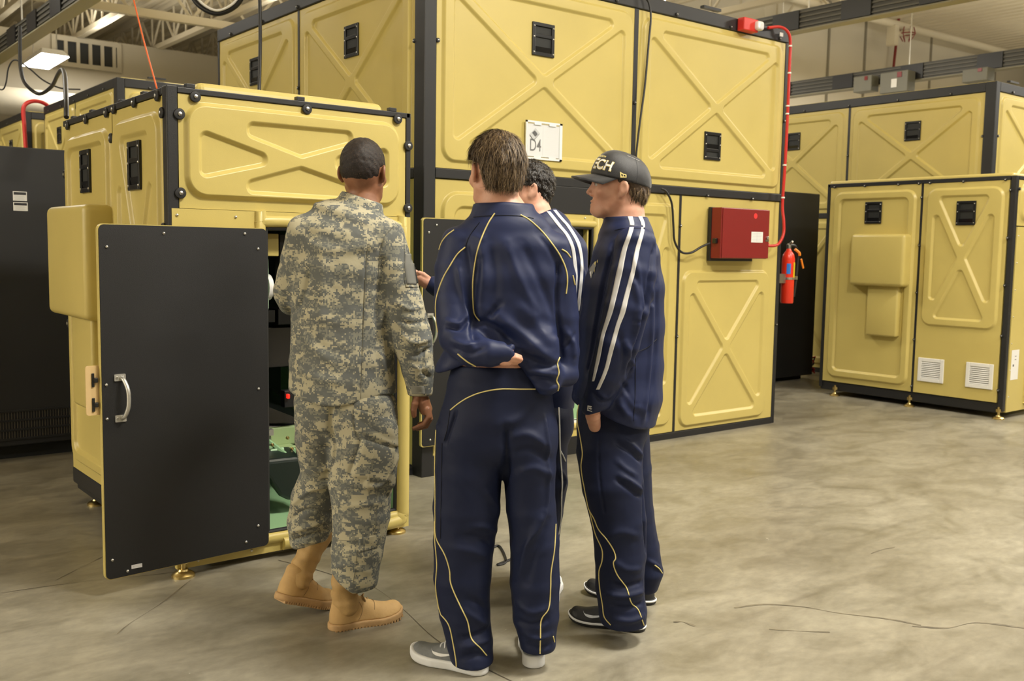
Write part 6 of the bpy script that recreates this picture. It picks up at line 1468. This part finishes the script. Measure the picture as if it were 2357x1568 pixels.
# cap
m_cap = mat('black_cap_twill', (.013, .013, .015), .55, bump=.35, bscale=600, sheen=.3)
tiltc = math.radians(12)
Rc = rotx(tiltc)
def capfn(P):
    q = (P - np.array([0, -.004, .028])) @ Rc
    d = ell_sd(q, (0, -.004, .0), (.091, .112, .108)); d = smin(d, ell_sd(q, (0, .040, .032), (.068, .068, .076)), .025)
    d = smax(d, .004 - q[:, 2], .004); return d
Vc, Qc = surface(lambda P: capfn(hB.loc(P)) * hB.k, hB.c - .18, hB.c + .18, .0036); Vc = relax(Vc, Qc, 2)
ccap = Cloth.__new__(Cloth); ccap.sc = B; ccap.Q = Qc; ccap.V = B.wp(Vc); ccap.fix(); ccap.rumple(.0009, 40, (1, 1, 1), 3)
cp = co = tag(ccap.build('cap', m_cap, pb), 'black flat-brim cap with white and yellow lettering')
def capw(q): return hB.world(np.asarray(q, float) @ Rc.T + np.array([0, -.004, .028]))
# brim: flat plate, rounded in plan
nb_ = 15; top_, bot_ = [], []
for j in range(9):
    for i in range(nb_):
        a = math.radians(-78 + 156 * i / (nb_ - 1)); t = j / 8
        xi, yi = .088 * math.sin(a), .100 * math.cos(a) - .004; xo, yo = .092 * math.sin(a), .100 * math.cos(a) + .078 * math.cos(a * .92) ** .6
        x, y = xi + (xo - xi) * t, yi + (yo - yi) * t; z = .006 - .10 * (x * x) / .09 * .35 - .030 * t; top_.append(capw((x, y, z + .003))); bot_.append(capw((x, y, z - .002)))
K = 9 * nb_; fc = [(j * nb_ + i, j * nb_ + i + 1, (j + 1) * nb_ + i + 1, (j + 1) * nb_ + i) for j in range(8) for i in range(nb_ - 1)]
fb = [tuple(K + v for v in f_[::-1]) for f_ in fc]; rim = [8 * nb_ + i for i in range(nb_)]
fr_ = [(rim[i], rim[i + 1], K + rim[i + 1], K + rim[i]) for i in range(nb_ - 1)]
for (s0, s1) in ((0, 1),):
    fr_ += [(j * nb_, (j + 1) * nb_, K + (j + 1) * nb_, K + j * nb_) for j in range(8)] + [((j + 1) * nb_ + nb_ - 1, j * nb_ + nb_ - 1, K + j * nb_ + nb_ - 1, K + (j + 1) * nb_ + nb_ - 1) for j in range(8)]
MB().add(top_ + bot_, fc + fb + fr_).build('brim', m_cap, cp, 50)
mb = MB(); mb.lathe(capw((0, -.004, .102)), capw((0, 0, 1)) - capw((0, 0, 0)), [(0, .009), (.004, .008), (.006, .004)], 14); mb.build('button', m_cap, cp, 50)
def on_cap(pts3, lift=.0012):
    """push points (cap frame) out to the crown"""
    out = []
    for p in pts3:
        o_ = capw((0, -.004, .02)); d = capw(p) - o_; d /= np.linalg.norm(d); h = ccap.tree().ray_cast(Vector(o_ + d * .3), Vector(-d)); out.append(np.array(h[0]) + d * lift if h[0] is not None else capw(p))
    return out
for a in (0, 60, 120, 180, 240, 300):
    P = on_cap([(math.sin(math.radians(a)) * .1 * math.cos(e), math.cos(math.radians(a)) * .12 * math.cos(e), .02 + .1 * math.sin(e)) for e in np.linspace(-.1, 1.5, 9)], .0002); MB().tube(P, .0009, 4).build('panel_seam', mat('cap_seam', (.03, .03, .034), .7), cp)
def cap_text(s, a0, z0, size, m, name, bold, wsc=1.0, lift=.0015):
    """lettering wrapped round the crown; a0: angle of the left end seen from outside"""
    V, Fc = text_mesh(s, size, bold)
    if not len(V): return
    pts = [(-math.sin(a0 + v[0] * wsc / .1) * .1, math.cos(a0 + v[0] * wsc / .1) * .12, z0 + v[1]) for v in V]
    bm = bmesh.new(); vs = [bm.verts.new(p) for p in on_cap(pts, lift)]
    for f_ in Fc:
        try: bm.faces.new([vs[i] for i in f_])
        except ValueError: pass
    me = bpy.data.meshes.new(name); bm.to_mesh(me); bm.free(); me.materials.append(m); return link(name, me, cp)

cap_text('TECH', -.02, .026, .060, m_pipe, 'lettering_border', .0030, .78, .0010)
cap_text('TECH', -.02, .026, .060, m_stripe, 'lettering', .0004, .78, .0019)
cap_text('JACKETS', .25, .080, .013, m_pipe, 'small_lettering', .0003, .9, .0012)
decal(ccap, 'side_logo', [([(1427, 396), (1429, 396), (1431, 409), (1428, 408)], 0), ([(1427, 396), (1435, 400), (1434, 402), (1428, 399)], 0), ([(1428, 406), (1442, 407), (1442, 409), (1428, 409)], 0), ([(1435, 400), (1442, 402), (1441, 404), (1434, 402)], 0), ([(1439, 403), (1442, 403), (1442, 408), (1440, 408)], 0), ([(1433, 402), (1435, 402), (1436, 407), (1434, 407)], 0)], [m_pipe], cp)
piping(ccap, 'stitching', [[(1444, 359), (1452, 362)], [(1453, 363), (1462, 366)], [(1463, 367), (1472, 371)]], .0007, m_stripe, cp)
hB1, tB1 = on_floor(1484, 1452), on_floor(1309, 1428); f3, b3 = sneaker(pb, hB1, tB1, m_bsh, m_bsh, wd=1.0, sole_h=.024, lace_m=m_bsh, strip=m_wsole)
swoosh(f3, b3, -1, f3.L * .62, .052, .95, m_swh)
hB2, tB2 = on_floor(1508, 1391), on_floor(1345, 1362); sneaker(pb, hB2, tB2, m_bsh, m_bsh, wd=1.0, sole_h=.024, lace_m=m_bsh, strip=m_wsole)
# ---- person between the others, mostly hidden, pointing into the cabin
Cc = Sculpt(4.02)
pc = thing('person', 'person in navy tracksuit with white shoulder stripes, behind the others, arm stretched left', 'person', tuple(Cc.base))
torsoC = [(1232, 500, .0, 44, 52), (1240, 530, .0, 72, 70), (1246, 570, .0, 96, 84), (1246, 640, .0, 102, 88), (1242, 730, .0, 96, 86), (1238, 820, .0, 90, 84), (1236, 900, .0, 88, 84), (1234, 950, 0, 88, 84)]
armRC = [(1312, 580, -.02, 38, 46), (1314, 650, -.03, 36, 46), (1308, 740, -.03, 34, 42), (1300, 820, -.03, 32, 38), (1290, 880, -.02, 28, 32)]
armLC = [(1180, 570, .02, 42, 46), (1130, 630, .02, 36, 40), (1080, 672, .0, 33, 34), (1040, 672, -.03, 28, 28), (1006, 660, -.05, 21, 22), (994, 655, -.055, 19, 20)]
colC = [(1234, 478, .01, 38, 46), (1238, 505, .0, 46, 50)]
NC = [Cc.nodes(x) for x in (torsoC, armRC, armLC, colC)]
c0, c1 = Cc.fp(1212, 505), Cc.fp(1280, 478)
def jacC(P):
    b = smax(chain_sd(P, NC[0], .015), Cc.fp(1240, 940)[2] - P[:, 2], .006); b = smin(b, chain_sd(P, NC[1], .01), .03); b = smin(b, chain_sd(P, NC[2], .01), .03); b = smin(b, chain_sd(P, NC[3], .004), .014)
    return smax(b, P[:, 2] - (c0[2] + (c1[2] - c0[2]) * (P[:, 0] - c0[0]) / (c1[0] - c0[0])), .004)
cC, jC = tracksuit('track_jacket', Cc, jacC, NC, .007, [([(1290, 560), (1296, 620), (1300, 690)], .012, -.008), ([(1330, 600), (1346, 640), (1340, 690)], .010, .006)], 71, m_navy, pc)
ribbon(cC, 'stripe', [(487, 1258, 1266), (500, 1268, 1277), (521, 1284, 1293), (538, 1299, 1307), (556, 1309, 1317), (575, 1315, 1323), (595, 1318, 1326), (615, 1320, 1328), (640, 1321, 1329), (680, 1319, 1327)], m_stripe, jC)
ribbon(cC, 'stripe', [(484, 1273, 1280), (503, 1288, 1296), (520, 1303, 1311), (541, 1317, 1325), (561, 1327, 1335), (584, 1333, 1340), (605, 1336, 1342), (633, 1335, 1342), (664, 1332, 1339), (694, 1329, 1336), (716, 1326, 1333)], m_stripe, jC)
pelC = [(1236, 900, 0, 82, 80), (1238, 980, 0, 84, 82)]
legRC = [(1262, 960, -.04, 50, 66), (1262, 1040, -.04, 42, 58), (1266, 1110, -.04, 41, 54), (1258, 1180, -.03, 38, 50), (1248, 1260, -.02, 38, 48), (1242, 1340, -.02, 37, 46), (1240, 1372, -.02, 35, 44)]
legLC = [(1212, 960, .10, 50, 66), (1214, 1060, .12, 44, 58), (1216, 1180, .14, 38, 52), (1218, 1300, .16, 36, 46), (1220, 1350, .16, 34, 44)]
TC = [Cc.nodes(x) for x in (pelC, legRC, legLC)]
def troC(P):
    r = smax(chain_sd(P, TC[1], .01), .055 - P[:, 2], .006); l = smax(chain_sd(P, TC[2], .01), .05 - P[:, 2], .006); return smin(smin(l, r, .012), chain_sd(P, TC[0], .01), .03)
cTC, tC = tracksuit('track_trousers', Cc, troC, TC, .0075, [([(1285, 1080), (1300, 1100), (1298, 1125)], .012, .010)], 81, m_navy2, pc)
piping(cTC, 'piping', [[(1286, 938), (1288, 986), (1289, 1037), (1291, 1070), (1294, 1109), (1292, 1150), (1291, 1190), (1285, 1231)], [(1289, 1037), (1296, 1050), (1301, 1062)]], .0032, m_wpipe, tC)
hC = Head(Cc, 1209, 443, .02, 100, 4, 4, .98)
neckC = [(1222, 462, .01, 34, 38), (1230, 490, .005, 38, 42), (1236, 515, .0, 50, 50)]
handC = ([(996, 656, -.055, 15, 13), (982, 650, -.055, 15, 15), (968, 641, -.055, 14, 16)],
         [[(968, 634, -.06, 6), (956, 626, -.06, 5.5), (944, 622, -.06, 5)], [(965, 640, -.065, 6), (952, 636, -.07, 5.5), (948, 646, -.07, 5)], [(966, 646, -.063, 6), (954, 646, -.07, 5.5), (952, 655, -.07, 5)], [(969, 651, -.06, 5.5), (960, 653, -.065, 5), (958, 660, -.065, 4.6)], [(984, 640, -.065, 6.5), (974, 632, -.07, 6), (964, 628, -.07, 5.2)]])
bC = body_mesh(Cc, 'body', skin_l, pc, hC, neckC, [torsoC[1:7], armRC, armLC, pelC, legRC, legLC], [handC])
dark = [hair_mat('black_curly_hair', (.018, .013, .010), (.008, .006, .005), .4), hair_mat('black_curly_hair_light', (.045, .034, .025), (.02, .015, .01), .4)]
face_details(hC, bC, dark[0], mat('eyelid_skin', (.42, .19, .12), .5))
def curly(P):
    d = ell_sd(P, (0, -.016, .040), (.0865, .107, .098)); d = smin(d, ell_sd(P, (0, -.058, -.014), (.064, .046, .052)), .03)
    d = smax(d, P[:, 1] - .058 - .3 * P[:, 2], .012); d = smax(d, -.06 - P[:, 2], .012); return smax(d, -smax(-.030 - P[:, 1], P[:, 2] - .016, .01), .008)
ho, hw, hq = shell(Cc, hC, curly, .0036, 'hair', dark[0], pc, .0022)
strands(hw, hq, hC, Cc, (0, -.03, .14), 2600, .013, .0016, dark, 'hair_curls', ho, .005, 1.2, seed=14, tip_out=.003)
h1 = on_floor(1266, 1392); sneaker(pc, h1, h1 + HD * .27 + RT * .01, m_bsh, m_wsole, laces=False)
h2 = h1 + HD * .10 - RT * .045; sneaker(pc, h2, h2 + RT * .0 + HD * .27, m_bsh, m_wsole, laces=False)
tag(MB().tube(smooth_curve([on_floor(1130, 1262, .006), on_floor(1150, 1258, .006), on_floor(1165, 1292, .006), on_floor(1145, 1300, .006), on_floor(1185, 1285, .006), on_floor(1230, 1272, .006)], 6), .006, 6).build('floor_cable', m_rub), 'short black cable on floor between the legs of front person', 'cable')
